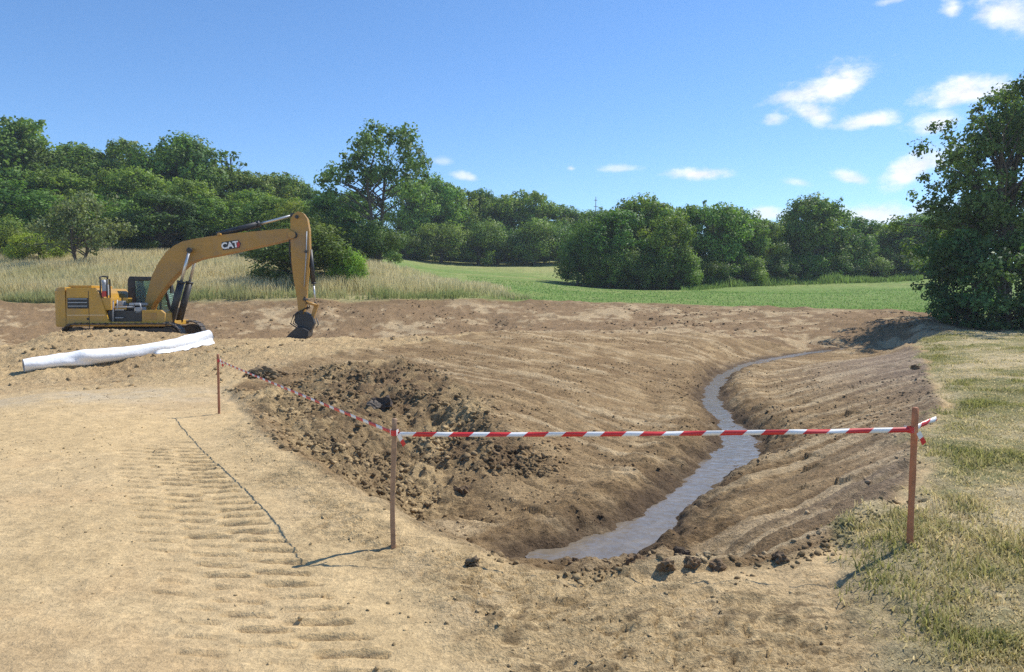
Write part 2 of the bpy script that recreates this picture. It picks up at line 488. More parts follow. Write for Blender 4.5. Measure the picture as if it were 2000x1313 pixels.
def terrain(x, y, want_color=False):
    h = base_height(x, y)
    near = sstep(60, 20, y)
    vnear = sstep(26, 12, y)
    sb = poly_sd(x, y, BASIN)
    sv = poly_sd(x, y, VERGE)
    sf = poly_sd(x, y, FAR)
    sr = poly_sd(x, y, RUBBLE) + .5 * fbm(x * .9, y * .9, 21, 3)
    sq = poly_sd(x, y, ROUGH_SAND) + .5 * fbm(x * 1.1, y * 1.1, 23, 3)
    wob = fbm(x * .8, y * .8, 31, 4)
    basin = sstep(.12, -.12, sb + .10 * wob)
    verge = sstep(.22, -.22, sv + .55 * fbm(x * 1.3, y * 1.3, 33, 4))
    far = sstep(.35, -.35, sf + .5 * fbm(x * .5, y * .5, 35, 3))
    rub = sstep(.35, -.35, sr)
    rough = sstep(.4, -.5, sq) * (1 - rub) * (1 - basin)
    soil = (1 - verge) * (1 - far)
    # stream bed
    dist, zw = polyline_near(x, y, S_XY, S_ZW)
    e = dist - zw[..., 1] * (1 + .6 * fbm(x * 1.6, y * 1.6, 41, 3)) + .15 * fbm(x * 4, y * 4, 43, 4)
    k = sstep(.0, 1.3 + .9 * sstep(24, 29, y), e)
    bed = np.where(e < 0, zw[..., 0] + np.maximum(e * .5, -.075) + .09 * sstep(-.02, -.2, e) * np.maximum(fbm(x * 2.6, y * 2.6, 45, 4, .6) + .05, -.2), zw[..., 0] + (.55 - .50 * sstep(25, 28.5, y)) * e)
    h = bed * (1 - k) + h * k
    dry = sstep(.02, .5, e)
    stream_near = sstep(1.1, .0, e)

    # ---- relief
    h = h + soil * (.05 - .04 * sstep(18, 13, y) * (1 - basin)) * fbm(x * .55, y * .55, 51, 3) * dry
    h = h + far * .25 * fbm(x * .12, y * .12, 53, 3)
    # rim lip
    lip = np.exp(-((sb) / .35) ** 2) * soil
    h = h + lip * (.05 + .10 * fbm(x * 1.7, y * 1.7, 55, 3)) * dry * (1 - .85 * sstep(-1.4, -.4, x) * sstep(8, 6.5, y))
    drop = sstep(.02, .65, -sb + .12 * fbm(x * 2, y * 2, 57, 3)) * sstep(3.2, 1.0, -sb) * sstep(13, 9, y) * sstep(2.6, 1.6, x - .0 * y)
    h = h - .34 * drop * sstep(.1, .9, e)
    # dug slopes: bucket grooves
    rightbank = basin * sstep(-.3, .6, x - np.interp(y, _S[::3, 1], _S[::3, 0])) * sstep(29, 25, y)
    a = math.atan2(.41, .91)
    p = -x * math.sin(a) + y * math.cos(a); q = x * math.cos(a) + y * math.sin(a)
    gr = fbm(p * 3.0, q * .35, 61, 4, .6)
    p2 = x * math.sin(-.72) * -1 + y * math.cos(-.72); q2 = x * math.cos(-.72) + y * math.sin(-.72)
    gl = fbm(p2 * 2.6, q2 * .4, 63, 4, .6)
    leftbank = basin * (1 - rightbank) * (1 - rub)
    def creases(pp, qq, sd):
        w = pp * (1.7 if sd == 65 else 1.15) + .55 * fbm(pp * .5, qq * .2, sd, 3)
        f = w - np.floor(w); cell = _hash(np.floor(w).astype(np.int64), np.floor(qq * .4 + _hash(np.floor(w).astype(np.int64), np.zeros_like(w, dtype=np.int64), sd) * 3).astype(np.int64), sd)
        return np.exp(-(f / .12) ** 2) * (cell > .2) + .7 * np.exp(-((f - .5) / .09) ** 2) * (cell > .5), f * (cell > .2)
    cr_r, sl_r = creases(p, q, 65); cr_l, sl_l = creases(p2, q2, 66)
    grooves = rightbank * (gr * .035 - .07 * cr_r + .085 * sl_r + .05 * fbm(p * 5.5, q * .13, 67, 2)) + leftbank * (gl * .035 - .035 * cr_l + .035 * sl_l)
    h = h + grooves * dry * near
    # clods, all over the dug earth
    c1, c2, cid = worley(x * 3.2 + .6 * wob, y * 3.2, 71)
    clod_big = np.clip(.62 - c1, 0, 1) * (cid > .35)
    d1, d2, did = worley(x * 7.5, y * 7.5, 73)
    clod_small = np.clip(.6 - d1, 0, 1) * (did > .3)
    rid = .5 - np.abs(fbm(x * 4.2, y * 4.2, 74, 4, .65))
    h = h + rub * (.05 * clod_big + .06 * clod_small + .13 * rid + .26 * fbm(x * 1.1, y * 1.1, 75, 4, .6)) * dry
    fine = fbm(x * 8, y * 8, 76, 4, .68)
    h = h + (basin * (.04 - .024 * rightbank - .016 * leftbank) + soil * (1 - basin) * sstep(14, 22, y) * .06) * fine * dry * near
    wet_clods = stream_near * sstep(-.02, .2, e) * sstep(27, 20, y)
    h = h + wet_clods * (.10 * clod_big + .05 * clod_small)
    h = h + (basin * (1 - rub) * .035 + soil * (1 - basin) * sstep(14, 20, y) * .05) * clod_small * dry * near
    h = h + soil * (1 - basin) * sstep(16, 26, y) * .16 * fbm(x * .8, y * .8, 77, 4, .6)
    # rough sand: dried, crumbly crust
    e1, e2, eid = worley(x * 6 + fbm(x * 3, y * 3, 81, 2), y * 11, 83)
    crust = rough * sstep(.14, .0, e2 - e1) * sstep(-.2, .2, fbm(x * 1.2, y * 1.2, 85, 3)) * (eid > .25)
    h = h - crust * .034
    h = h + rough * (.050 * fbm(x * 3.6, y * 9, 87, 4, .62) + .022 * fbm(x * 10, y * 16, 88, 2) + .02 * clod_small * (did > .75))
    # haul road: smooth, faint ruts
    road = soil * (1 - basin) * (1 - rough) * sstep(20, 15, y)
    h = h + road * (.016 * fbm(x * 5, y * 7, 89, 5, .65) + .02 * fbm(x * .9 + y * .5, y * .12, 91, 3))
    trk = track_print(x, y) * road
    h = h - trk * .06
    # verge turf: a small step with lumps
    h = h + verge * (.05 + .05 * fbm(x * 2.1, y * 2.1, 93, 4, .6)) * sstep(40, 25, y)
    if not want_color:
        return h

    # ---- soil colours, with shade painted into cracks, tread prints and dug creases
    def col(r, g, b): return np.array([r, g, b])
    def mix(c, d, f): return c * (1 - f[:, None]) + d * f[:, None]
    sand, pale = col(.580, .420, .215), col(.62, .47, .27)
    brown, brown2 = col(.285, .186, .090), col(.415, .288, .146)
    dark, olive, wet = col(.165, .108, .056), col(.335, .240, .122), col(.10, .068, .042)
    red = col(.290, .190, .098)
    n1 = fbm(x * .35, y * .35, 101, 4); n2 = fbm(x * 1.7, y * 1.7, 103, 4, .6); n3 = fbm(x * 6, y * 6, 105, 3, .6)
    c = np.tile(sand, (len(x), 1))
    c = mix(c, pale, np.clip(.25 + 1.2 * n1, 0, 1) * .6)
    c = mix(c, brown2 * 1.2, sstep(.05, .4, n1 + .5 * n2) * .6)
    c = mix(c, brown2 * .62, sstep(.16, .34, fbm(x * 9, y * 17, 106, 3, .6)) * np.clip(rough * 1.0 + .22, 0, 1) * sstep(15, 9, y) * .8)
    c = mix(c, brown2, sstep(12, 24, y) * np.clip(.55 + .9 * n2 + .7 * n1, 0, 1))
    c = mix(c, col(.46, .385, .265), sstep(1.2, .2, np.hypot((x + 9.2) / 4.2, (y - 15.2) / 1.8)) * np.clip(.6 + n2, 0, 1) * .8)
    c = mix(c, brown2, rough * np.clip(.15 + 1.4 * n2, 0, 1) * .6)
    c = mix(c, pale, rough * sstep(.1, .35, n2) * .5)
    c = mix(c, brown2 * .75, np.clip(crust, 0, 1) * .75)  # painted shade in the cracks of the crust
    c = mix(c, brown2 * .9, np.clip(trk, 0, 1) * .75)  # shade painted into the hollows of the track print
    bas = mix(np.tile(brown, (len(x), 1)), brown2, np.clip(.45 + 1.0 * n2 + .6 * n1, 0, 1))
    bas = mix(bas, pale * .92, np.clip(sstep(.05, .5, (gr * rightbank + gl * leftbank * .6) * 1.4 + .35 * n2) * .65, 0, 1))
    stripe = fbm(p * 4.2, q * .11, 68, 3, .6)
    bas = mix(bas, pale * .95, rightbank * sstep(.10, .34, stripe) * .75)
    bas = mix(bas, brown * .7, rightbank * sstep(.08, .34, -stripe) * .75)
    bas = mix(bas, brown * .62, np.clip(cr_r * rightbank * .8 + cr_l * leftbank * .6, 0, .8))  # bucket creases darkened in colour as if shaded
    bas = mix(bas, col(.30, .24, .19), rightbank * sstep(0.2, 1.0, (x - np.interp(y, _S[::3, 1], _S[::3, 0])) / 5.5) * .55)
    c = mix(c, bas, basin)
    c = mix(c, sand, np.exp(-((sb - .32) / .26) ** 2) * soil * sstep(2.5, 1.2, x) * sstep(16, 12, y) * .8)
    # second basin and its far bank
    fb = soil * sstep(27, 31, y) * (1 - basin)
    bank = mix(np.tile(red, (len(x), 1)), pale * .9, sstep(.05, .5, n1 * 1.1 + n2 * .9) * .7)
    c = mix(c, bank, fb)
    c = mix(c, brown * .8, soil * sstep(2.4, .4, sf + .6 * wob) * sstep(28, 32, y) * .55)
    core = np.maximum(np.maximum(sstep(1.15, .5, np.hypot((x + 2.6) / 1.5, (y - 16.0) / 4.2) + .5 * n2), sstep(1.15, .5, np.hypot((x + .15) / 1.3, (y - 12.0) / 1.5) + .5 * n2)), sstep(1.1, .4, np.hypot((x + 2.3) / 1.0, (y - 11.4) / 2.2) + .5 * n2) * .6)
    rc = mix(np.tile(olive * 1.12, (len(x), 1)), dark, sstep(.3, .75, cid + .6 * n2) * (.35 + .65 * core))
    rc = mix(rc, dark * 1.35, core * .45)
    rc = mix(rc, sand * .9, sstep(.0, .4, n1 * .9 + n2 * .6) * (1 - core) * .85)
    c = mix(c, rc, rub * .92)
    c = mix(c, wet, sstep(.55, .02, e + .25 * n2) * .85)
    c = mix(c, np.tile(brown * .8, (len(x), 1)), sstep(1.0, .3, e + .5 * n2) * (1 - sstep(.55, .02, e)) * .5)
    # turf
    g1, g2, straw = col(.205, .205, .075), col(.30, .27, .12), col(.55, .445, .25)
    t1 = fbm(x * .9, y * .5, 111, 4, .6); t2 = fbm(x * 3.2, y * 3.2, 113, 3, .6)
    vg = mix(np.tile(g2, (len(x), 1)), straw, np.clip(.5 + 1.1 * t1 + .6 * t2, 0, 1))
    vg = mix(vg, g1, sstep(.05, .3, -t1 + .4 * t2) * .7)
    vg = mix(vg, col(.42, .34, .20), sstep(1.6, -.2, -sv + .8 * t1) * sstep(6.6, 5, y) * .6)
    c = mix(c, vg, verge)
    # mown meadow: green, drier on the crown of the slope and in mowing bands
    mow = fbm(x * .03 + y * .015, y * .16, 115, 3)
    fg = mix(np.tile(col(.185, .265, .065), (len(x), 1)), col(.38, .36, .14), np.clip(sstep(82, 110, y) * sstep(28, 14, x) * .75 + .7 * mow + .35 * t1, 0, 1))
    tall = sstep(4, -6, x - (y - 44) * -.55) * .85
    fg = mix(fg, col(.40, .34, .16), np.clip(tall, 0, 1))
    c = mix(c, fg, far)
    shade = 1 + .16 * n3 + .10 * n2
    c = np.clip(c * shade[:, None], .01, .9)
    grain = np.clip(1 - .62 * road, .15, 1)
    if want_color == 'all':
        return h, c, verge, far, rub, e, grain
    return h, c, verge, far, rub, e


yr = [np.linspace(-7.0, 3.4, 36)[:-1], np.arange(3.4, 14.0, .024), np.geomspace(14.0, 50.0, 310)[:-1], np.geomspace(50.0, 460.0, 110)]
ROWS = np.concatenate(yr)
uc = np.linspace(-.60, .60, 680)
side = np.geomspace(.604, 1.9, 44)
UC = np.concatenate([-side[::-1], uc, side])
GY, GU = np.meshgrid(ROWS, UC, indexing='ij')
GX = GU * (GY + YC)
gx, gy = GX.ravel(), GY.ravel()
gh, gc, gverge, gfar, grub, ge, ggrain = terrain(gx, gy, 'all')
nr, nc = GX.shape
idx = np.arange(nr * nc).reshape(nr, nc)
quads = np.stack([idx[:-1, :-1], idx[:-1, 1:], idx[1:, 1:], idx[1:, :-1]], axis=-1).reshape(-1, 4)
GV = np.stack([gx, gy, gh], axis=1)


def ground_material():
    m, nt, b = nodes_of('earth_and_turf')
    N, L = nt.nodes.new, nt.links.new
    at = N('ShaderNodeAttribute'); at.attribute_name = 'soil'
    tc = N('ShaderNodeTexCoord')
    n = N('ShaderNodeTexNoise'); n.inputs['Scale'].default_value = 22; n.inputs['Detail'].default_value = 8; n.inputs['Roughness'].default_value = .7
    L(tc.outputs['Object'], n.inputs['Vector'])
    n2 = N('ShaderNodeTexNoise'); n2.inputs['Scale'].default_value = 5.5; n2.inputs['Detail'].default_value = 9; n2.inputs['Roughness'].default_value = .68
    L(tc.outputs['Object'], n2.inputs['Vector'])
    r = N('ShaderNodeMapRange'); r.inputs[1].default_value = .3; r.inputs[2].default_value = .7; r.inputs[3].default_value = .62; r.inputs[4].default_value = 1.34
    L(n.outputs['Fac'], r.inputs[0])
    r2 = N('ShaderNodeMapRange'); r2.inputs[1].default_value = .3; r2.inputs[2].default_value = .7; r2.inputs[3].default_value = .84; r2.inputs[4].default_value = 1.14
    L(n2.outputs['Fac'], r2.inputs[0])
    n4 = N('ShaderNodeTexNoise'); n4.inputs['Scale'].default_value = 62; n4.inputs['Detail'].default_value = 3; n4.inputs['Roughness'].default_value = .6
    L(tc.outputs['Object'], n4.inputs['Vector'])
    r4 = N('ShaderNodeMapRange'); r4.inputs[1].default_value = .30; r4.inputs[2].default_value = .52; r4.inputs[3].default_value = .62; r4.inputs[4].default_value = 1.06  # fine dark speckle, painted shade of pits between crumbs
    L(n4.outputs['Fac'], r4.inputs[0])
    mu0 = N('ShaderNodeMath'); mu0.operation = 'MULTIPLY'; L(r.outputs[0], mu0.inputs[0]); L(r4.outputs[0], mu0.inputs[1])
    mu = N('ShaderNodeMath'); mu.operation = 'MULTIPLY'; L(mu0.outputs[0], mu.inputs[0]); L(r2.outputs[0], mu.inputs[1])
    ag = N('ShaderNodeAttribute'); ag.attribute_name = 'grain'
    gf = N('ShaderNodeMath'); gf.operation = 'MULTIPLY_ADD'; gf.inputs[1].default_value = .7; gf.inputs[2].default_value = .3; L(ag.outputs['Fac'], gf.inputs[0])
    mf = N('ShaderNodeMix'); mf.data_type = 'FLOAT'; mf.inputs[2].default_value = 1.0
    L(gf.outputs[0], mf.inputs[0]); L(mu.outputs[0], mf.inputs[3])
    v = N('ShaderNodeVectorMath'); v.operation = 'SCALE'
    L(at.outputs['Color'], v.inputs[0]); L(mf.outputs[0], v.inputs['Scale'])
    L(v.outputs[0], b.inputs['Base Color'])
    b.inputs['Roughness'].default_value = .95
    b.inputs['Specular IOR Level'].default_value = .15
    bp = N('ShaderNodeBump'); bp.inputs['Strength'].default_value = .9; bp.inputs['Distance'].default_value = .07
    ad = N('ShaderNodeMath'); ad.operation = 'MULTIPLY_ADD'; ad.inputs[1].default_value = .45
    L(n.outputs['Fac'], ad.inputs[0]); L(n2.outputs['Fac'], ad.inputs[2])
    ag = N('ShaderNodeAttribute'); ag.attribute_name = 'grain'
    ad4 = N('ShaderNodeMath'); ad4.operation = 'MULTIPLY_ADD'; ad4.inputs[1].default_value = .28; L(n4.outputs['Fac'], ad4.inputs[0]); L(ad.outputs[0], ad4.inputs[2])
    gm = N('ShaderNodeMath'); gm.operation = 'MULTIPLY'; L(ad4.outputs[0], gm.inputs[0]); L(ag.outputs['Fac'], gm.inputs[1])
    L(gm.outputs[0], bp.inputs['Height']); L(bp.outputs[0], b.inputs['Normal'])
    return m


M_GROUND = ground_material()
fq_v = gverge[quads].mean(axis=1); fq_f = gfar[quads].mean(axis=1)
region = np.where(fq_f > .5, 2, np.where(fq_v > .5, 1, 0))
for k, nm in enumerate(('ground', 'grass_verge', 'meadow')):
    q = quads[region == k]
    used, inv = np.unique(q, return_inverse=True)
    me = mesh_np(nm, GV[used], inv.reshape(-1, 4))
    point_color(me, 'soil', gc[used])
    ga = me.attributes.new('grain', 'FLOAT', 'POINT'); ga.data.foreach_set('value', ggrain[used].astype(np.float32))
    o = link_mesh(nm, me, [M_GROUND], smooth=True)
    o['kind'] = 'structure'


def ground_z(x, y):
    return float(terrain(np.array([float(x)]), np.array([float(y)]))[0])


# ---------------------------------------------------------------- water
def water_material():
    m, nt, b = nodes_of('muddy_water')
    N, L = nt.nodes.new, nt.links.new
    tc = N('ShaderNodeTexCoord')
    n = N('ShaderNodeTexNoise'); n.inputs['Scale'].default_value = 7; n.inputs['Detail'].default_value = 4; n.inputs['Roughness'].default_value = .55; n.inputs['Distortion'].default_value = .8
    L(tc.outputs['Object'], n.inputs['Vector'])
    r = N('ShaderNodeMix'); r.data_type = 'RGBA'
    r.inputs['A'].default_value = (.12, .095, .066, 1); r.inputs['B'].default_value = (.27, .225, .165, 1)
    n3 = N('ShaderNodeTexNoise'); n3.inputs['Scale'].default_value = 3.5; n3.inputs['Detail'].default_value = 8; n3.inputs['Distortion'].default_value = 1.2
    L(tc.outputs['Object'], n3.inputs['Vector'])
    L(n3.outputs['Fac'], r.inputs['Factor'])
    L(r.outputs['Result'], b.inputs['Base Color'])
    b.inputs['Roughness'].default_value = .03
    b.inputs['IOR'].default_value = 1.33
    bp = N('ShaderNodeBump'); bp.inputs['Strength'].default_value = .30; bp.inputs['Distance'].default_value = .05
    L(n.outputs['Fac'], bp.inputs['Height']); L(bp.outputs[0], b.inputs['Normal'])
    return m


def build_stream():
    P = catmull([np.array([*Z(a, b, z), w]) for a, b, z, w in STREAM], 10)
    # carry the water a little past both ends, under the banks
    vs_, fs = [], []
    for i, p in enumerate(P):
        a, b = P[max(i - 1, 0)], P[min(i + 1, len(P) - 1)]
        t = (b - a)[:2]; t = t / (np.hypot(*t) + 1e-9)
        nrm = np.array([-t[1], t[0]])
        W = p[3] * 1.4 + .16
        for j in range(7):
            s = -1 + 2 * j / 6
            q = p[:2] + nrm * W * s
            vs_.append((q[0], q[1], p[2] - .012))
    for i in range(len(P) - 1):
        for j in range(6):
            k = i * 7 + j
            fs.append((k, k + 1, k + 8, k + 7))
    me = mesh_np('stream_water', vs_, fs)
    o = link_mesh('stream_water', me, [water_material()], smooth=True)
    o['kind'] = 'structure'


build_stream()

# ================================================================ excavator
EX_YAW = math.radians(7.0)
_o = at_y(258, 690, 28.0)
EX_O = Vector((_o.x, 28.0, ground_z(_o.x, 28.0)))


def E(px, py, yl):
    """machine-frame X and Z of the point seen at a photograph pixel in the machine's upright plane y = yl"""
    d = px_dir(px, py); C = Vector((0, 0, CAMZ))
    n = Vector((-math.sin(EX_YAW), math.cos(EX_YAW), 0))
    t = (yl - n.dot(C - EX_O)) / n.dot(d)
    w = C + d * t - EX_O
    return (w.x * math.cos(EX_YAW) + w.y * math.sin(EX_YAW), w.z)


def EO(pts, yl):
    return [E(a, b, yl) for a, b in pts]


YEL = simple_mat('machine_yellow', (.52, .285, .030), .42, var=.10, scale=2.2, dirt=(.33, .22, .11), dirt_amt=.75)
YEL2 = simple_mat('boom_yellow', (.42, .222, .036), .45, var=.12, scale=2.0, dirt=(.26, .17, .09), dirt_amt=.8)
BLK = simple_mat('machine_black', (.022, .023, .025), .5, var=.2, scale=4, dirt=(.16, .12, .08), dirt_amt=.35)
STEEL = simple_mat('track_steel', (.075, .065, .055), .6, .4, var=.3, scale=6, dirt=(.24, .17, .10), dirt_amt=.7)
CHROME = simple_mat('rod_chrome', (.62, .61, .58), .38, .7, var=.08)
GREY = simple_mat('rail_grey', (.36, .38, .40), .5, .2, var=.1)
REDL = simple_mat('red_plastic', (.45, .03, .02), .4)
GLASSM, _nt, _b = nodes_of('tinted_glass')
_b.inputs['Base Color'].default_value = (.55, .72, .66, 1)
_b.inputs['Roughness'].default_value = .03
_b.inputs['Transmission Weight'].default_value = .85
_b.inputs['IOR'].default_value = 1.12
_tc = _nt.nodes.new('ShaderNodeTexNoise'); _tc.inputs['Scale'].default_value = 3.0
_mr = _nt.nodes.new('ShaderNodeMapRange'); _mr.inputs[3].default_value = .02; _mr.inputs[4].default_value = .14
_nt.links.new(_tc.outputs['Fac'], _mr.inputs[0]); _nt.links.new(_mr.outputs[0], _b.inputs['Roughness'])

EXC = empty('excavator', EX_O, EX_YAW)
tag(EXC, 'yellow crawler excavator with raised boom digging at the left', 'excavator')


def bm_out(name, bm, mat, parent, bevel=0.0, smooth=False):
    bmesh.ops.remove_doubles(bm, verts=bm.verts, dist=1e-5)
    bmesh.ops.recalc_face_normals(bm, faces=bm.faces)
    if bevel:
        es = [e for e in bm.edges if len(e.link_faces) == 2 and e.calc_face_angle(0) > .45]
        bmesh.ops.bevel(bm, geom=es, offset=bevel, segments=2, affect='EDGES', clamp_overlap=True, profile=.6)
    me = bpy.data.meshes.new(name); bm.to_mesh(me); bm.free()
    return link_mesh(name, me, [mat], parent, smooth)


def prism(name, outline, y0, y1, mat, parent, bevel=.02, taper=0.0):
    """outline in machine X,Z carried from y0 to y1"""
    bm = bmesh.new()
    a = [bm.verts.new((x, y0, z)) for x, z in outline]
    b = [bm.verts.new((x, y1, z)) for x, z in outline]
    n = len(outline)
    bm.faces.new(a); bm.faces.new(list(reversed(b)))
    for i in range(n):
        bm.faces.new((a[i], b[i], b[(i + 1) % n], a[(i + 1) % n]))
    return bm_out(name, bm, mat, parent, bevel)


def box(name, x0, x1, y0, y1, z0, z1, mat, parent, bevel=.015):
    return prism(name, [(x0, z0), (x1, z0), (x1, z1), (x0, z1)], y0, y1, mat, parent, bevel)


def pipe(name, pts, r, mat, parent, sides=8):
    bm = bmesh.new()
    rads = r if isinstance(r, (list, tuple)) else [r] * len(pts)
    V, F = tube_arrays(pts, rads, sides)
    vv = [bm.verts.new(tuple(v)) for v in V]
    for f in F: bm.faces.new([vv[i] for i in f])
    bm.faces.new(vv[:sides]); bm.faces.new(vv[-sides:])
    return bm_out(name, bm, mat, parent, 0, True)


def disc(name, x, z, y0, y1, r, mat, parent, sides=20):
    return prism(name, [(x + r * math.cos(2 * math.pi * k / sides), z + r * math.sin(2 * math.pi * k / sides)) for k in range(sides)], y0, y1, mat, parent, .01)


RY = -1.42        # right side of the upper structure, towards the camera
# ---- running gear
ZG = 0.0
zdeck = E(258, 638, RY)[1]          # underside of the upper structure
SHOE = None
for s, nm in ((-1, 'track'), (1, 'track')):
    yc = s * 1.30
    L_, R_ = 1.58, .47
    zc = R_ + .02
    t = prism('track', [(x, z) for x, z in [(L_ * q + .30 * math.cos(a), zc + .30 * math.sin(a)) for q, a in [(1, -1.57), (1, -.6), (1, .6), (1, 1.57), (-1, 1.57), (-1, 2.5), (-1, 3.7), (-1, 4.71)]]], yc - .16, yc + .16, STEEL, EXC, .02)
    for q in (-1, 1):
        disc('idler' if q > 0 else 'sprocket', q * L_, zc, yc - .12, yc + .12, .36, STEEL, t)
    for k in range(7):
        disc('roller', -1.5 + k * .5, .17, yc - .2, yc + .2, .12, STEEL, t, 12)
    per = 4 * L_ + 2 * math.pi * R_
    n = 46
    for k in range(n):
        u = per * k / n
        if u < 2 * L_: x, z, a = -L_ + u, zc + R_, 0
        elif u < 2 * L_ + math.pi * R_:
            th = (u - 2 * L_) / R_; x, z, a = L_ + R_ * math.sin(th), zc + R_ * math.cos(th), th
        elif u < 4 * L_ + math.pi * R_: x, z, a = L_ - (u - 2 * L_ - math.pi * R_), zc - R_, math.pi
        else:
            th = (u - 4 * L_ - math.pi * R_) / R_; x, z, a = -L_ - R_ * math.sin(th), zc - R_ * math.cos(th), math.pi + th
        if SHOE is None:
            o = prism('track_shoe', [(-.105, -.03), (.105, -.03), (.105, .005), (.02, .01), (.015, .045), (-.015, .045), (-.02, .01), (-.105, .005)], -.3, .3, STEEL, t, 0)
            SHOE = o.data
        else:
            o = link_mesh('track_shoe', SHOE, (), t)
        o.location = (x, yc, z); o.rotation_euler = (0, a, 0)
box('undercarriage', -1.0, 1.0, -1.1, 1.1, .38, .72, STEEL, EXC, .04)
disc('slew_ring', 0, 0, -.1, .1, .7, STEEL, EXC, 28)
sr = [c for c in EXC.children if c.name.startswith('slew_ring')][0]
sr.rotation_euler = (math.pi / 2, 0, 0); sr.location = (0, 0, (zdeck + .72) / 2); sr.scale = (1, max(1, (zdeck - .70) / .2), 1)
sr.scale = (1, 1, 1) if zdeck - .72 < .2 else (1, (zdeck - .70) / .2, 1)

for c in EXC.children:      # the swing centre sits ahead of the body's middle
    c.location.x += .22

# ---- upper structure
xa, _ = E(96, 600, RY); xs, _ = E(128, 600, RY); xe, _ = E(216, 600, RY); xf, _ = E(322, 620, RY)
ztop = E(140, 562, RY)[1]
zb = E(258, 629, RY)[1]
# counterweight: rounded in plan
bm = bmesh.new()
plan = []
for k in range(13):
    a = math.pi / 2 + math.pi * k / 12
    plan.append((xs + (xa - xs) * -1 * math.cos(a) * 1.0 * (1 if True else 0), 1.42 * math.sin(a)))
plan = [(xs - .004, 1.42)] + [(xs - (xs - xa) * (1 - abs(math.cos(th)) ** 3.2) ** (1 / 3.2) if 0 < th < math.pi else xs, 1.42 * math.cos(th)) for th in [math.pi * k / 16 for k in range(1, 16)]] + [(xs - .004, -1.42)]
zs = [(zdeck, .0), (zdeck + .06, .03), (ztop - .12, .03), (ztop - .02, -.02), (ztop + .02, -.10)]
rings = []
for z, g in zs:
    rings.append([bm.verts.new((x - g * (1 if x < xs - .05 else 0), y * (1 + g * .1), z)) for x, y in plan])
for r0, r1 in zip(rings[:-1], rings[1:]):
    for i in range(len(plan) - 1):
        bm.faces.new((r0[i], r0[i + 1], r1[i + 1], r1[i]))
    bm.faces.new((r0[-1], r0[0], r1[0], r1[-1]))
bm.faces.new(rings[0]); bm.faces.new(rings[-1])
cw = bm_out('counterweight', bm, YEL, EXC, .02)
# engine housing with its raked front edge
hs = prism('engine_housing', EO([(129, 638), (129, 563), (186, 563), (193, 573), (214, 630), (214, 638)], RY), RY, 1.42, YEL, EXC, .03)
g0, g1 = E(132, 603, RY), E(172, 582, RY)
gr = box('grille', g0[0], g1[0], RY - .012, RY + .05, g0[1], g1[1], BLK, hs, .006)
for k in range(6):
    z = g0[1] + (g1[1] - g0[1]) * (k + .5) / 6
    prism('louvre', [(g0[0] + .03, z - .02), (g1[0] - .03, z - .02), (g1[0] - .03, z + .008), (g0[0] + .03, z + .008)], RY - .028, RY - .008, GREY if k % 2 else BLK, hs, 0)
s0, s1 = E(104, 616, RY), E(212, 614, RY)
box('crease_line', E(131, 616, RY)[0], E(205, 616, RY)[0], RY - .008, RY + .02, s0[1] - .018, s0[1] + .018, simple_mat('crease_light', (.62, .44, .22), .5), hs, 0)  # panel crease catching light, painted as a thin pale strip
box('door_seam', E(173, 600, RY)[0], E(174, 600, RY)[0], RY - .006, RY + .02, s0[1] - .55, ztop - .12, BLK, hs, 0)
dd_ = E(172, 623, RY)
disc('latch', dd_[0], dd_[1], RY - .02, RY + .02, .045, BLK, hs, 10)
# hood items
box('hood_panel', E(134, 560, -.9)[0], E(180, 560, -.9)[0], -.95, .9, ztop - .02, ztop + .09, YEL, EXC, .03)
ex0 = E(203, 548, -.6)
pipe('exhaust_pipe', [(ex0[0], -.6, ztop - .25), (ex0[0], -.6, ex0[1] - .10), (ex0[0] - .02, -.6, ex0[1] + .02)], [.085, .08, .07], GREY, EXC, 12)
xr = E(196, 560, RY + .1)[0]; zr = E(196, 541, RY + .1)[1]; xr2 = E(209, 560, RY + .1)[0]
pipe('handrail', [(xr, RY + .1, ztop - .35), (xr, RY + .1, zr), (xr + .03, RY + .14, zr + .02), (xr + .03, -.75, zr + .02), (xr, -.7, zr), (xr, -.7, ztop - .1)], .028, BLK, EXC)
pipe('handrail', [(xr2, RY + .1, ztop - .5), (xr2, RY + .1, zr - .1), (xr2, RY + .35, zr - .08), (xr2, RY + .35, ztop - .4)], .028, BLK, EXC)
r0, r1 = E(198, 580, RY + .06), E(208, 566, RY + .06)
box('stepped_cover', E(188, 580, RY + .05)[0], E(216, 580, RY + .05)[0], RY + .05, -.4, E(190, 606, RY)[1], E(190, 582, RY)[1], YEL, EXC, .02)
box('rear_reflector', r0[0] + .02, r1[0] - .02, RY + .04, RY + .1, r0[1], r1[1] - .05, REDL, EXC, .008)
box('filter_can', r0[0], r1[0], RY + .12, RY + .3, r0[1] + .05, r1[1] + .18, GREY, EXC, .02)
# platform
box('platform', xe - .25, xf, RY, 1.38, zdeck, zb, YEL, EXC, .02)
box('side_stripe', E(176, 628, RY)[0], xf - .03, RY - .007, RY + .01, zb - .03, zb + .006, simple_mat('bright_yellow', (.72, .42, .06), .45), EXC, 0)
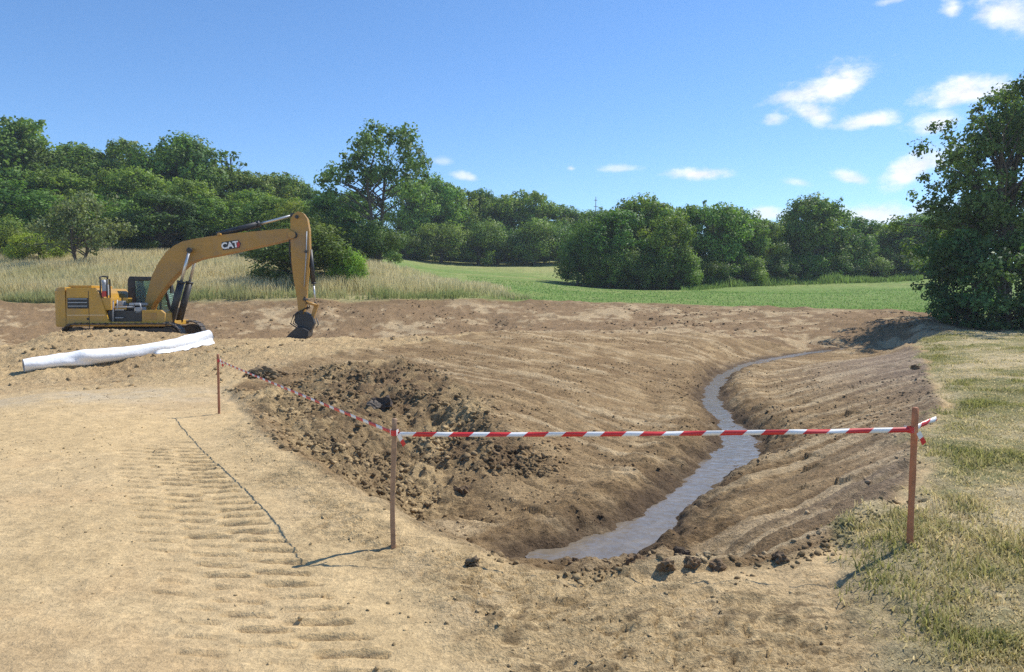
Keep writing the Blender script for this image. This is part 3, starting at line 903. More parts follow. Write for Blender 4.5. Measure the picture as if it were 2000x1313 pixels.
# recess between housing and tool box, its shade built as a black block
d0, d1 = E(217, 629, RY + .12), E(277, 607, RY + .12)
bay = box('shaded_recess', d0[0] - .1, d1[0], RY + .12, .3, zb, d1[1], BLK, EXC, .02)
for (a_, b_, c_, d_, mt, y0_, y1_) in [(224, 606, 246, 598, YEL, -1.2, -.2), (228, 598, 240, 588, GREY, -1.0, -.5), (246, 605, 262, 596, BLK, -1.1, -.3), (252, 597, 276, 592, GREY, -1.25, -.6), (264, 612, 276, 600, GREY, -1.3, -.8), (240, 592, 250, 582, YEL, -.7, -.3)]:
    p0, p1 = E(a_, b_, y0_), E(c_, d_, y0_)
    box('valve_block', p0[0], p1[0], y0_, y1_, p0[1], p1[1], mt, bay, .015)
tb = EO([(277, 629), (277, 606), (314, 606), (322, 612), (322, 629)], RY)
box_tb = prism('tool_box', tb, RY, -.45, YEL, EXC, .025)
q0, q1 = E(281, 625, RY), E(306, 611, RY)
box('box_lid', q0[0], q1[0], RY - .01, RY + .02, q0[1], q1[1], YEL2, box_tb, .005)
for pts in ([(221, 632), (221, 588), (229, 586), (229, 606)], [(263, 608), (263, 593), (273, 593), (277, 607)], [(224, 600), (262, 600)]):
    pipe('handrail', [(*[E(a, b, RY + .03)[0]], RY + .03, E(a, b, RY + .03)[1]) for a, b in pts], .022, GREY, EXC)
for k in range(2):
    z = zdeck + .30 + .28 * k
    box('step', E(222, 620, RY)[0] + .04, E(240, 620, RY)[0], RY + .02, RY + .16, z, z + .03, GREY, EXC, .004)

# ---- cab, on the far (left) side
cy0, cy1 = .52, 1.46
cx0 = E(250, 580, cy0)[0]; cx1 = E(333, 600, cy0)[0]
cz0, cz1 = zb - .02, E(262, 541, cy0)[1]
cab = empty('cab'); cab.parent = EXC
prof_r = [(cx0, cz0), (cx1 - .02, cz0), (cx1 + .04, cz0 + .5), (cx1 - .08, cz1 - .35), (cx1 - .30, cz1), (cx0 + .06, cz1), (cx0 - .02, cz1 - .12)]
prism('cab_floor', [(cx0, cz0), (cx1 - .02, cz0), (cx1 + .03, cz0 + .42), (cx0, cz0 + .42)], cy0, cy1, BLK, cab, .02)
prism('cab_roof', [(cx0 - .02, cz1 - .14), (cx1 - .24, cz1 - .14), (cx1 - .30, cz1), (cx0 + .06, cz1 + .02)], cy0, cy1, BLK, cab, .03)
for y0_ in (cy0, cy1 - .09):
    prism('rear_pillar', [(cx0, cz0 + .40), (cx0 + .30, cz0 + .40), (cx0 + .26, cz1 - .12), (cx0, cz1 - .12)], y0_, y0_ + .09, BLK, cab, .015)
    prism('front_pillar', [(cx1 - .07, cz0 + .40), (cx1 + .03, cz0 + .40), (cx1 - .22, cz1 - .12), (cx1 - .32, cz1 - .12)], y0_, y0_ + .09, BLK, cab, .015)
    prism('middle_pillar', [(cx0 + .85, cz0 + .40), (cx0 + .93, cz0 + .40), (cx0 + .93, cz1 - .12), (cx0 + .85, cz1 - .12)], y0_, y0_ + .09, BLK, cab, .01)
    prism('window', [(cx0 + .28, cz0 + .43), (cx1 - .05, cz0 + .43), (cx1 - .29, cz1 - .15), (cx0 + .25, cz1 - .15)], y0_ + .03, y0_ + .045, GLASSM, cab, 0)
bm = bmesh.new()
wv = [bm.verts.new(v) for v in ((cx1 + .0, cy0 + .09, cz0 + .43), (cx1 + .0, cy1 - .09, cz0 + .43), (cx1 - .25, cy1 - .09, cz1 - .15), (cx1 - .25, cy0 + .09, cz1 - .15))]
f = bm.faces.new(wv); r = bmesh.ops.extrude_face_region(bm, geom=[f]); bmesh.ops.translate(bm, verts=[v for v in r['geom'] if isinstance(v, bmesh.types.BMVert)], vec=(.012, 0, .003))
bm_out('windscreen', bm, GLASSM, cab)
box('seat', cx0 + .35, cx0 + .85, cy0 + .25, cy0 + .75, cz0 + .42, cz0 + .75, BLK, cab, .05)
prism('seat_back', [(cx0 + .30, cz0 + .7), (cx0 + .45, cz0 + .7), (cx0 + .38, cz1 - .35), (cx0 + .26, cz1 - .35)], cy0 + .25, cy0 + .75, BLK, cab, .04)
mx_ = cx1 + .12
pipe('mirror_arm', [(cx1 - .05, cy0, cz1 - .3), (mx_, cy0 - .2, cz1 - .25), (mx_, cy0 - .22, cz1 - .4)], .018, BLK, cab)
box('mirror', mx_ - .03, mx_ + .03, cy0 - .34, cy0 - .12, cz1 - .62, cz1 - .34, BLK, cab, .02)

# ---- boom
UP = [(279, 606), (283, 588), (290, 562), (296, 539), (309, 513), (324, 492), (339, 480), (355, 472), (377, 467), (401, 463), (463, 455), (520, 450), (562, 446), (573, 452)]
LO = [(574, 465), (562, 469), (520, 479), (478, 488), (432, 498), (400, 504), (385, 508), (368, 515), (350, 531), (333, 548), (314, 572), (299, 594), (292, 612)]
boom = prism('boom', EO(UP + LO, -.30), -.30, .30, YEL2, EXC, .02)
prism('boom_foot', EO([(276, 628), (279, 604), (294, 604), (300, 628)], -.32), -.40, .40, YEL2, EXC, .02)
for (px_, py_, r_) in ((284, 606, .13), (372, 488, .075), (570, 459, .14), (428, 458, .06)):
    c = E(px_, py_, -.30)
    disc('pin_boss', c[0], c[1], -.37, .37, r_, YEL2, boom, 14)
# decal with lettering, on the camera side of the boom
q0, q1 = E(434, 487, -.31), E(471, 470, -.31)
ang = math.atan2(E(470, 476, -.31)[1] - E(434, 481, -.31)[1], E(470, 476, -.31)[0] - E(434, 481, -.31)[0])
ctr = ((q0[0] + q1[0]) / 2, (q0[1] + q1[1]) / 2)
dw, dh = q1[0] - q0[0], (q1[1] - q0[1]) * .92


def on_boom(u, v):
    return (ctr[0] + u * math.cos(ang) - v * math.sin(ang), ctr[1] + u * math.sin(ang) + v * math.cos(ang))


decal = prism('decal', [on_boom(a, b) for a, b in ((-dw / 2, -dh / 2), (dw / 2 - .09, -dh / 2), (dw / 2, -.0), (dw / 2 - .09, dh / 2), (-dw / 2, dh / 2))], -.308, -.296, BLK, boom, 0)
fc = bpy.data.curves.new('lettering', 'FONT'); fc.body = 'CAT'; fc.size = dh * 1.02; fc.align_x = 'CENTER'; fc.align_y = 'CENTER'; fc.extrude = .003; fc.offset = .012
fo = bpy.data.objects.new('lettering', fc); COL.objects.link(fo)
bpy.context.view_layer.update()
fm = bpy.data.meshes.new_from_object(fo.evaluated_get(bpy.context.evaluated_depsgraph_get()))
bpy.data.objects.remove(fo)
fm.name = 'lettering'; fm.materials.clear()
lt = link_mesh('lettering', fm, [simple_mat('letter_white', (.82, .82, .82), .5)], decal)
lc = on_boom(-.07, -.01)
lt.matrix_local = Matrix.Translation((lc[0], -.314, lc[1])) @ Matrix.Rotation(-ang, 4, 'Y') @ Matrix.Rotation(math.pi / 2, 4, 'X')
prism('emblem', [on_boom(a, b) for a, b in ((dw / 2 - .19, -dh * .42), (dw / 2 - .10, -dh * .42), (dw / 2 - .04, 0), (dw / 2 - .10, dh * .42), (dw / 2 - .15, dh * .1))], -.314, -.306, REDL, decal, 0)

# ---- cylinders
def cylinder(name, a, b, y, r, split, barrel=BLK, mount='a'):
    ax, az = a; bx, bz = b
    mx, mz = ax + (bx - ax) * split, az + (bz - az) * split
    c = pipe(name, [(ax, y, az), (mx, y, mz)], r, barrel, EXC, 14)
    pipe('gland', [(mx - (bx - ax) * .015, y, mz - (bz - az) * .015), (mx + (bx - ax) * .012, y, mz + (bz - az) * .012)], r * 1.15, BLK, c, 14)
    pipe('rod', [(mx, y, mz), (bx, y, bz)], r * .44, CHROME, c, 12)
    disc('rod_eye', bx, bz, y - .07, y + .07, r * .8, BLK, c, 12)
    return c


for y_ in (-.50, .50):
    cylinder('boom_cylinder', E(333, 630, -.5), E(370, 489, -.5), y_, .125, .56)
cylinder('stick_cylinder', E(424, 459, 0), E(572, 421, 0), 0, .115, .55)

# ---- stick (dipper arm)
SO = [(567, 428), (572, 419), (581, 413), (592, 416), (600, 427), (604, 450), (605, 492), (602, 525), (599, 555), (597, 592), (594, 614), (583, 614), (580, 585), (573, 545), (569, 512), (567, 470)]
stick = prism('stick', EO(SO, -.24), -.24, .24, YEL2, EXC, .02)
for px_, py_, r_ in ((580, 424, .07), (575, 460, .12), (588, 610, .08), (598, 492, .06), (595, 585, .06)):
    c = E(px_, py_, -.24); disc('pin_boss', c[0], c[1], -.31, .31, r_, BLK, stick, 12)
for k, dy in enumerate((-.2, -.05, .12)):
    pipe('hose', [(*[E(a, b, -.1)[0]], dy * (1.0 if i else .6), E(a, b, -.1)[1]) for i, (a, b) in enumerate([(545, 450), (560, 452 + 3 * k), (567 - k, 470), (566 - k, 490), (569, 512), (572, 530)])], .03, BLK, EXC, 6)
for k, dy in enumerate((-.27, .27)):
    pipe('hydraulic_line', [(E(a, b, -.25)[0], dy, E(a, b, -.25)[1]) for a, b in [(300, 545), (322, 500), (345, 482), (380, 472), (440, 463), (500, 457), (548, 452)]], .022, BLK if k else YEL, boom, 6)
pipe('hydraulic_line', [(E(a, b, -.26)[0], -.265, E(a, b, -.26)[1]) for a, b in [(599, 452), (598, 500), (594, 560)]], .022, GREY, stick, 6)
cylinder('bucket_cylinder', E(606, 488, 0), E(616, 594, 0), 0, .085, .62)
for y_ in (-.2, .2):
    a, b = E(596, 590, 0), E(620, 596, 0)
    pipe('link_arm', [(a[0], y_, a[1]), (b[0], y_, b[1])], .05, YEL2, EXC, 8)
a, b = E(619, 596, 0), E(608, 625, 0)
prism('link_arm', [(a[0] - .07, a[1] + .06), (a[0] + .08, a[1] + .03), (b[0] + .08, b[1] - .02), (b[0] - .06, b[1] - .04)], -.13, .13, YEL2, EXC, .02)
cp = EO([(578, 612), (586, 606), (600, 610), (612, 618), (616, 632), (610, 645), (592, 644), (577, 630)], 0)
prism('quick_coupler', cp, -.24, .24, BLK, EXC, .03)
hk = [E(618, 622, -.2), E(622, 634, -.2), E(618, 640, -.2)]
pipe('lifting_hook', [(x, -.2, z) for x, z in hk], .025, BLK, EXC, 6)
rc = E(594, 640, 0)
pipe('rotator', [(rc[0], 0, rc[1] + .10), (rc[0] - .02, 0, rc[1] - .16)], [.24, .28], BLK, EXC, 16)
for k, (ya, yb) in enumerate(((-.26, -.3), (.22, .3))):
    pipe('hose', [(E(a, b_, 0)[0], ya + (yb - ya) * i / 4, E(a, b_, 0)[1]) for i, (a, b_) in enumerate([(597, 580), (603, 600), (576, 616), (570, 632), (586, 642)])], .028, BLK, EXC, 6)
# bucket: curved shell with side plates
bk = EO([(582, 640), (596, 641), (606, 646), (605, 656), (597, 665), (584, 668), (568, 664), (561, 661), (571, 650)], 0)
bucket = empty('bucket'); bucket.parent = EXC
shell_o = [bk[i] for i in (0, 1, 2, 3, 4, 5, 6, 7)]
bm = bmesh.new()
W_ = .62
ring = []
for y_ in (-W_, W_):
    ring.append([bm.verts.new((x, y_, z)) for x, z in shell_o])
for i in range(len(shell_o) - 1):
    bm.faces.new((ring[0][i], ring[0][i + 1], ring[1][i + 1], ring[1][i]))
sh = bm_out('bucket_shell', bm, BLK, bucket)
so = sh.modifiers.new('thick', 'SOLIDIFY'); so.thickness = .04; so.offset = 0
for y_ in (-W_, W_ - .04):
    prism('side_plate', bk, y_, y_ + .04, BLK, bucket, .006)
prism('cutting_edge', [(bk[7][0] - .10, bk[7][1] - .06), (bk[7][0] + .14, bk[7][1] - .03), (bk[7][0] + .12, bk[7][1] + .03), (bk[7][0] - .05, bk[7][1] - .01)], -W_, W_, STEEL, bucket, .004)

# ================================================================ soil crumbs
ICO_V = []
_p = (1 + 5 ** .5) / 2
for a_, b_ in ((-1, _p), (1, _p), (-1, -_p), (1, -_p)):
    ICO_V.append((a_, b_, 0))
for a_, b_ in ((-1, _p), (1, _p), (-1, -_p), (1, -_p)):
    ICO_V.append((0, a_, b_))
for a_, b_ in ((_p, -1), (_p, 1), (-_p, -1), (-_p, 1)):
    ICO_V.append((a_, 0, b_))
ICO_V = np.array(ICO_V) / math.hypot(1, _p)
ICO_F = np.array([(0, 11, 5), (0, 5, 1), (0, 1, 7), (0, 7, 10), (0, 10, 11), (1, 5, 9), (5, 11, 4), (11, 10, 2), (10, 7, 6), (7, 1, 8), (3, 9, 4), (3, 4, 2), (3, 2, 6), (3, 6, 8), (3, 8, 9), (4, 9, 5), (2, 4, 11), (6, 2, 10), (8, 6, 7), (9, 8, 1)])


def soil_clod_material():
    m, nt, b = nodes_of('clod_soil')
    N, L = nt.nodes.new, nt.links.new
    at = N('ShaderNodeAttribute'); at.attribute_name = 'soil'
    tc = N('ShaderNodeTexCoord')
    n = N('ShaderNodeTexNoise'); n.inputs['Scale'].default_value = 40; n.inputs['Detail'].default_value = 5
    L(tc.outputs['Object'], n.inputs['Vector'])
    r = N('ShaderNodeMapRange'); r.inputs[1].default_value = .3; r.inputs[2].default_value = .7; r.inputs[3].default_value = .75; r.inputs[4].default_value = 1.2
    L(n.outputs['Fac'], r.inputs[0])
    v = N('ShaderNodeVectorMath'); v.operation = 'SCALE'
    L(at.outputs['Color'], v.inputs[0]); L(r.outputs[0], v.inputs['Scale'])
    L(v.outputs[0], b.inputs['Base Color'])
    b.inputs['Roughness'].default_value = .95; b.inputs['Specular IOR Level'].default_value = .15
    bp = N('ShaderNodeBump'); bp.inputs['Strength'].default_value = .7; bp.inputs['Distance'].default_value = .02
    L(n.outputs['Fac'], bp.inputs['Height']); L(bp.outputs[0], b.inputs['Normal'])
    return m


M_CLOD = soil_clod_material()


def crumb_mesh(name, x, y, z, size, cols, rng):
    n = len(x)
    V = np.repeat(ICO_V[None], n, axis=0) * (.55 + .85 * rng.random((n, 12, 1)) ** .8) + .12 * rng.normal(size=(n, 12, 3))
    sc = np.stack([.8 + .6 * rng.random(n), .8 + .6 * rng.random(n), .5 + .4 * rng.random(n)], axis=1)
    V = V * sc[:, None, :]
    th = rng.random(n) * 6.283; c, s = np.cos(th)[:, None], np.sin(th)[:, None]
    X = V[..., 0] * c - V[..., 1] * s; Y = V[..., 0] * s + V[..., 1] * c
    ti = rng.normal(size=n)[:, None] * .4
    Zz = V[..., 2] * np.cos(ti) + X * np.sin(ti); X = X * np.cos(ti) - V[..., 2] * np.sin(ti)
    W = np.stack([X, Y, Zz], axis=-1) * size[:, None, None]
    W[..., 0] += x[:, None]; W[..., 1] += y[:, None]; W[..., 2] += (z + size * .12)[:, None]
    F = (ICO_F[None] + np.arange(n)[:, None, None] * 12).reshape(-1, 3)
    me = mesh_np(name, W.reshape(-1, 3), F)
    point_color(me, 'soil', np.repeat(cols, 12, axis=0))
    return me


def scatter_crumbs(name, label, n, xr, yr_, mask, smin, smax, tone, rng, power=2.5):
    x = xr[0] + (xr[1] - xr[0]) * rng.random(n); y = yr_[0] + (yr_[1] - yr_[0]) * rng.random(n)
    k = mask(x, y) > rng.random(n)
    x, y = x[k], y[k]
    h, c, _, _, _, e = terrain(x, y, True)
    k = e > .03
    x, y, h, c = x[k], y[k], h[k], c[k]
    size = smin + (smax - smin) * rng.random(len(x)) ** power
    c = c * (tone[0] + (tone[1] - tone[0]) * rng.random(len(x)))[:, None]
    o = link_mesh(name, crumb_mesh(name, x, y, h, size, np.clip(c, .01, .9), rng), [M_CLOD])
    tag(o, label, 'soil', kind='stuff')


rng = np.random.default_rng(900)
scatter_crumbs('soil_rubble', 'dark broken clods covering the slumped left bank of the basin', 75000, (-7.5, 1.6), (8, 22), lambda x, y: sstep(.6, -.5, poly_sd(x, y, RUBBLE) + 1.0 * fbm(x * .8, y * .8, 301, 4)) * np.clip(.42 + 1.5 * fbm(x * .9, y * .9, 303, 4), .06, 1), .007, .055, (.55, 1.15), rng, 3.4)
scatter_crumbs('soil_crumbs', 'brown crumbs of earth strewn over the dug basin slopes', 30000, (-5, 11), (6, 31), lambda x, y: sstep(.2, -.2, poly_sd(x, y, BASIN)) * np.clip(.30 + 1.6 * fbm(x * .7, y * .7, 311, 4), .04, 1), .006, .032, (.62, 1.1), rng, 3.0)
scatter_crumbs('rim_crumbs', 'dark clods heaped along the near rim of the basin', 9000, (-2.2, 4.0), (5.0, 6.9), lambda x, y: np.exp(-((poly_sd(x, y, BASIN) + .05) / .18) ** 2) * sstep(-.6, .5, x) * np.clip(.30 + 1.8 * fbm(x * 1.5, y * 1.5, 321, 3), .0, 1), .007, .034, (.35, .8), rng, 2.2)
scatter_crumbs('sand_crumbs', 'small crumbs lying on the sandy ground in front', 34000, (-9, 4.5), (3.4, 16), lambda x, y: sstep(.0, .4, poly_sd(x, y, BASIN)) * (.22 + .78 * sstep(.5, -.3, poly_sd(x, y, ROUGH_SAND))) * np.clip(.3 + 1.6 * fbm(x * .9, y * .9, 331, 3), .03, 1), .003, .016, (.5, 1.0), rng, 2.8)
scatter_crumbs('far_clods', 'lumps of earth on the ridge and banks of the far basin', 16000, (-22, 22), (17, 47), lambda x, y: sstep(.1, .6, poly_sd(x, y, BASIN)) * sstep(-.3, .6, poly_sd(x, y, FAR)) * sstep(.2, .8, poly_sd(x, y, VERGE)) * np.clip(.2 + 1.8 * fbm(x * .35, y * .35, 341, 4), .02, 1), .015, .075, (.5, .9), rng, 2.8)


def big_clod(px, py, size_px, label, tone, seed, squash=.75):
    rng = np.random.default_rng(seed)
    p = at_z(px, py, 0.0)
    for _ in range(7):
        gz = ground_z(p.x, p.y); p = p * .4 + at_z(px, py, gz) * .6
    gz = ground_z(p.x, p.y)
    r = size_px / FPX * p.y * .5
    bm = bmesh.new()
    bmesh.ops.create_icosphere(bm, subdivisions=3, radius=1.0)
    off = rng.random(3) * 50
    for v in bm.verts:
        c = v.co
        n = float(fbm(np.array([c.x * 1.6 + off[0] + c.z]), np.array([c.y * 1.6 + off[1] - c.z * .8]), seed, 4, .65)[0])
        n2 = float(fbm(np.array([c.x * 5 + off[2] + c.z * 2]), np.array([c.y * 5 - c.z * 3]), seed + 9, 3, .7)[0])
        v.co = c * (1 + .9 * n + .35 * n2)
        v.co.z *= squash
        v.co *= r
    me = bpy.data.meshes.new('soil_clod'); bm.to_mesh(me); bm.free()
    point_color(me, 'soil', np.tile(np.array(tone), (len(me.vertices), 1)))
    o = link_mesh('soil_clod', me, [M_CLOD])
    o.location = (p.x, p.y, gz + r * squash * .35)
    o.rotation_euler = (0, 0, seed * 1.3)
    tag(o, label, 'clod', 'large loose clods of earth')


DK = (.19, .13, .075)
for a in [(905, 956, 27, 'single dark clod on the smooth basin floor below the rubble', DK, 1), (922, 1103, 28, 'dark clod on the pale sand left of the puddle', (.19, .14, .085), 2), (748, 803, 44, 'largest blackish clod in the rubble behind the middle stake', (.09, .072, .06), 3), (728, 795, 26, 'small grey clod left of the largest blackish clod', (.17, .14, .11), 4),
          (1242, 1108, 34, 'dark clod on the near rim, left of the clod row below the water', DK, 5), (1300, 1108, 30, 'dark clod on the near rim, second in the row below the water', DK, 6), (1352, 1110, 28, 'dark clod on the near rim, third in the row below the water', DK, 7), (1398, 1110, 30, 'dark clod on the near rim, fourth in the row below the water', DK, 8), (1330, 1092, 40, 'large blackish clod on the rim at the right end of the puddle', (.09, .068, .048), 9),
          (1120, 1102, 20, 'small brown clod on the near rim left of the puddle middle', DK, 10), (1520, 1095, 30, 'brown clod on the rim near the grass corner', (.17, .12, .075), 11), (1787, 722, 16, 'black clod on the upper edge of the right bank', DK, 12)]:
    big_clod(*a)


def soil_heap():
    rng = np.random.default_rng(44)
    c = D(520, 722, 17.6)
    gz = ground_z(c[0], c[1])
    e = empty('soil_heap', (c[0], c[1], gz))
    bm = bmesh.new()
    bmesh.ops.create_icosphere(bm, subdivisions=4, radius=1.0)
    for v in bm.verts:
        n = float(fbm(np.array([v.co.x * 2.2 + v.co.z]), np.array([v.co.y * 2.2]), 46, 4, .7)[0])
        v.co = v.co * (1 + .6 * n)
        v.co.x *= .40; v.co.y *= .34; v.co.z *= .20
    me = bpy.data.meshes.new('mound'); bm.to_mesh(me); bm.free()
    point_color(me, 'soil', np.tile(np.array((.27, .19, .105)), (len(me.vertices), 1)))
    link_mesh('mound', me, [M_CLOD], e)
    n = 260
    th, rr = rng.random(n) * 6.283, np.sqrt(rng.random(n))
    x, y = np.cos(th) * rr * .55, np.sin(th) * rr * .45
    o = link_mesh('crumbs', crumb_mesh('crumbs', x, y, .17 * np.maximum(0, 1 - rr ** 2) + .0 * x, .012 + .045 * rng.random(n) ** 2, np.tile(np.array((.26, .18, .10)), (n, 1)) * (.6 + .7 * rng.random(n))[:, None], rng), [M_CLOD], e)
    o['kind'] = 'stuff'
    tag(e, 'small heap of dark crumbly soil behind the left stake', 'soil heap')


soil_heap()

# ================================================================ stakes and barrier tape
M_WOOD = simple_mat('weathered_wood', (.36, .225, .135), .8, var=.3, scale=14, bump=.4)
M_WOOD_R = simple_mat('reddish_wood', (.47, .185, .085), .75, var=.28, scale=14, bump=.4)
M_WOOD_L = simple_mat('orange_wood', (.40, .17, .09), .8, var=.25, scale=14, bump=.4)
M_TAPE_W = simple_mat('tape_white', (.80, .79, .76), .4, var=.04, scale=5)
M_TAPE_R = simple_mat('tape_red', (.62, .035, .035), .4, var=.10, scale=5)


def ground_hit(px, py):
    p = at_z(px, py, 0.1)
    for _ in range(9):
        gz = ground_z(p.x, p.y); p = p * .5 + at_z(px, py, gz) * .5
    return p


def stake(name, px, py, top_py, wid, mat, label, bend=0.0, lean=0.0):
    p = ground_hit(px, py)
    gz = ground_z(p.x, p.y)
    top = at_y(px, top_py, p.y).z
    H = top - gz
    e = empty(name, (p.x, p.y, gz), .2)
    V, F = [], []
    nseg = 10
    rng = random.Random(px)
    for i in range(nseg + 1):
        f = i / nseg
        z = -.18 + (H + .18) * f
        w = wid * .5 * (.55 if i == 0 else 1) * (1 + .06 * rng.uniform(-1, 1))
        ox = bend * math.sin(f * math.pi * 1.4) + lean * f
        for sx, sy in ((-1, -1), (1, -1), (1, 1), (-1, 1)):
            V.append((ox + sx * w, sy * w * .8, z + (rng.uniform(-.008, .008) if i == nseg else 0)))
    for i in range(nseg):
        for k in range(4):
            F.append((i * 4 + k, i * 4 + (k + 1) % 4, i * 4 + 4 + (k + 1) % 4, i * 4 + 4 + k))
    F.append((nseg * 4, nseg * 4 + 1, nseg * 4 + 2, nseg * 4 + 3))
    o = link_mesh('post', mesh_np('post', V, F), [mat], e)
    bv = o.modifiers.new('bevel', 'BEVEL'); bv.width = .004; bv.segments = 1
    tag(e, label, 'stake', 'wooden stakes holding the barrier tape')
    return e, p, gz, H


ST_C = stake('wooden_stake', 770, 1068, 818, .041, M_WOOD, 'weathered brown stake in the middle at the corner of the tape', bend=-.012)
ST_R = stake('wooden_stake', 1776, 1060, 796, .040, M_WOOD_R, 'reddish wooden stake in the grass at the right', lean=.02)
ST_L = stake('wooden_stake', 428, 808, 692, .040, M_WOOD_L, 'thin orange-brown stake standing farthest, at the left')


def tape(name, A, B, width, tilt, label, sag=0.0, turns=0.0, period=.31, phase=0.0, wob=.0):
    """striped tape from A to B: slanted red and white fields, one strip of cloth-thin film"""
    A, B = Vector(A), Vector(B)
    t = (B - A); L_ = t.length; t.normalize()
    side = t.cross(Vector((0, 0, 1))).normalized()
    V, F, MI = [], [], []
    cuts = []
    n = int(L_ / period) + 2
    for i in range(-1, n):
        cuts.append((i * period + phase, 1)); cuts.append((i * period + phase + period * .56, 0))
    cuts.sort()
    slant = width * 1.1
    subs = 4
    rows = []
    for (c0, m0), (c1, m1) in zip(cuts[:-1], cuts[1:]):
        for k in range(subs):
            rows.append((c0 + (c1 - c0) * k / subs, m0))
    rows.append((cuts[-1][0], cuts[-1][1]))
    for s, m in rows:
        for j, q in enumerate((-1, 0, 1)):
            sj = min(max(s + slant * .5 * q, 0), L_)
            f = sj / L_
            c = A + t * sj - Vector((0, 0, 1)) * sag * 4 * f * (1 - f)
            ang = tilt + turns * 2 * math.pi * (f + .12 * math.sin(f * 7)) + wob * math.sin(f * 19 + 1) + wob * .6 * math.sin(f * 43)
            up = Vector((0, 0, 1)) * math.cos(ang) + side * math.sin(ang)
            curl = side * (width * .10 if q == 0 else 0)
            V.append(c + up * width * .5 * q + curl)
    for i in range(len(rows) - 1):
        for j in range(2):
            F.append((i * 3 + j, i * 3 + 3 + j, i * 3 + 4 + j, i * 3 + 1 + j)); MI.append(rows[i][1])
    me = mesh_np('film', [tuple(v) for v in V], F)
    me.materials.append(M_TAPE_W); me.materials.append(M_TAPE_R)
    me.polygons.foreach_set('material_index', np.array(MI, dtype=np.int32))
    o = link_mesh(name, me)
    so = o.modifiers.new('film', 'SOLIDIFY'); so.thickness = .0006; so.offset = 0
    tag(o, label, 'tape', 'red and white barrier tape')
    return o


def tape_pt(st, px, py, off=(0, 0, 0)):
    p = at_y(px, py, st[1].y)
    return (p.x + off[0], p.y + off[1], p.z + off[2])


tape('barrier_tape', tape_pt(ST_C, 778, 847, (0, -.03, 0)), tape_pt(ST_R, 1778, 838, (0, -.03, 0)), .039, math.radians(-20), 'taut red and white striped tape between the middle and right stakes', sag=.014, phase=.14, wob=.3)
tape('barrier_tape', tape_pt(ST_C, 764, 844, (-.01, .02, 0)), tape_pt(ST_L, 430, 705, (0, -.02, 0)), .027, 0.15, 'thin striped tape running back to the left stake', sag=.004, turns=0.0, period=.34, wob=.05)
_e = at_y(1829, 818, ST_R[1].y + .16)
tape('barrier_tape', tape_pt(ST_R, 1780, 840, (.02, .02, 0)), _e, .036, -.3, 'short loose tail of striped tape fluttering right of the right stake', sag=-.006, wob=.3, phase=.1, period=.2)


def tape_knot(st, px, py, label):
    p = at_y(px, py, st[1].y)
    V, F = [], []
    n = 14
    for k in range(n + 1):
        a = 2 * math.pi * k / n
        r = .036 + .004 * math.sin(3 * a)
        x, y = p.x + r * math.cos(a), p.y + r * .9 * math.sin(a)
        V += [(x, y, p.z - .022 + .006 * math.sin(a)), (x, y, p.z + .022 + .005 * math.cos(2 * a))]
    F = [(2 * k, 2 * k + 2, 2 * k + 3, 2 * k + 1) for k in range(n)]
    b = len(V)
    for k in range(5):   # loose end
        V += [(p.x + .03 + .012 * k, p.y - .04, p.z - .01 - .022 * k - .02), (p.x + .055 + .012 * k, p.y - .045, p.z - .005 - .022 * k)]
    F += [(b + 2 * k, b + 2 * k + 2, b + 2 * k + 3, b + 2 * k + 1) for k in range(4)]
    me = mesh_np('tape_wrap', V, F)
    me.materials.append(M_TAPE_R); me.materials.append(M_TAPE_W)
    me.polygons.foreach_set('material_index', np.array([(i // 4) % 2 for i in range(len(F))], dtype=np.int32))
    o = link_mesh('tape_wrap', me, (), st[0])
    o.matrix_parent_inverse = Matrix.Translation(st[0].location).inverted() @ Matrix.Identity(4)
    o.matrix_parent_inverse = (Matrix.Translation(st[0].location) @ Matrix.Rotation(st[0].rotation_euler.z, 4, 'Z')).inverted()


tape_knot(ST_C, 770, 844, ''); tape_knot(ST_R, 1777, 838, ''); tape_knot(ST_L, 428, 704, '')

# ================================================================ roll of white geotextile
def fabric_material():
    m, nt, b = nodes_of('white_fleece')
    N, L = nt.nodes.new, nt.links.new
    tc = N('ShaderNodeTexCoord')
    n = N('ShaderNodeTexNoise'); n.inputs['Scale'].default_value = 5; n.inputs['Detail'].default_value = 6
    L(tc.outputs['Object'], n.inputs['Vector'])
    mx = N('ShaderNodeMix'); mx.data_type = 'RGBA'; mx.inputs['A'].default_value = (.88, .88, .87, 1); mx.inputs['B'].default_value = (.94, .94, .93, 1)
    L(n.outputs['Fac'], mx.inputs['Factor']); L(mx.outputs['Result'], b.inputs['Base Color'])
    b.inputs['Roughness'].default_value = .85
    bp = N('ShaderNodeBump'); bp.inputs['Strength'].default_value = .4; bp.inputs['Distance'].default_value = .05
    L(n.outputs['Fac'], bp.inputs['Height']); L(bp.outputs[0], b.inputs['Normal'])
    return m


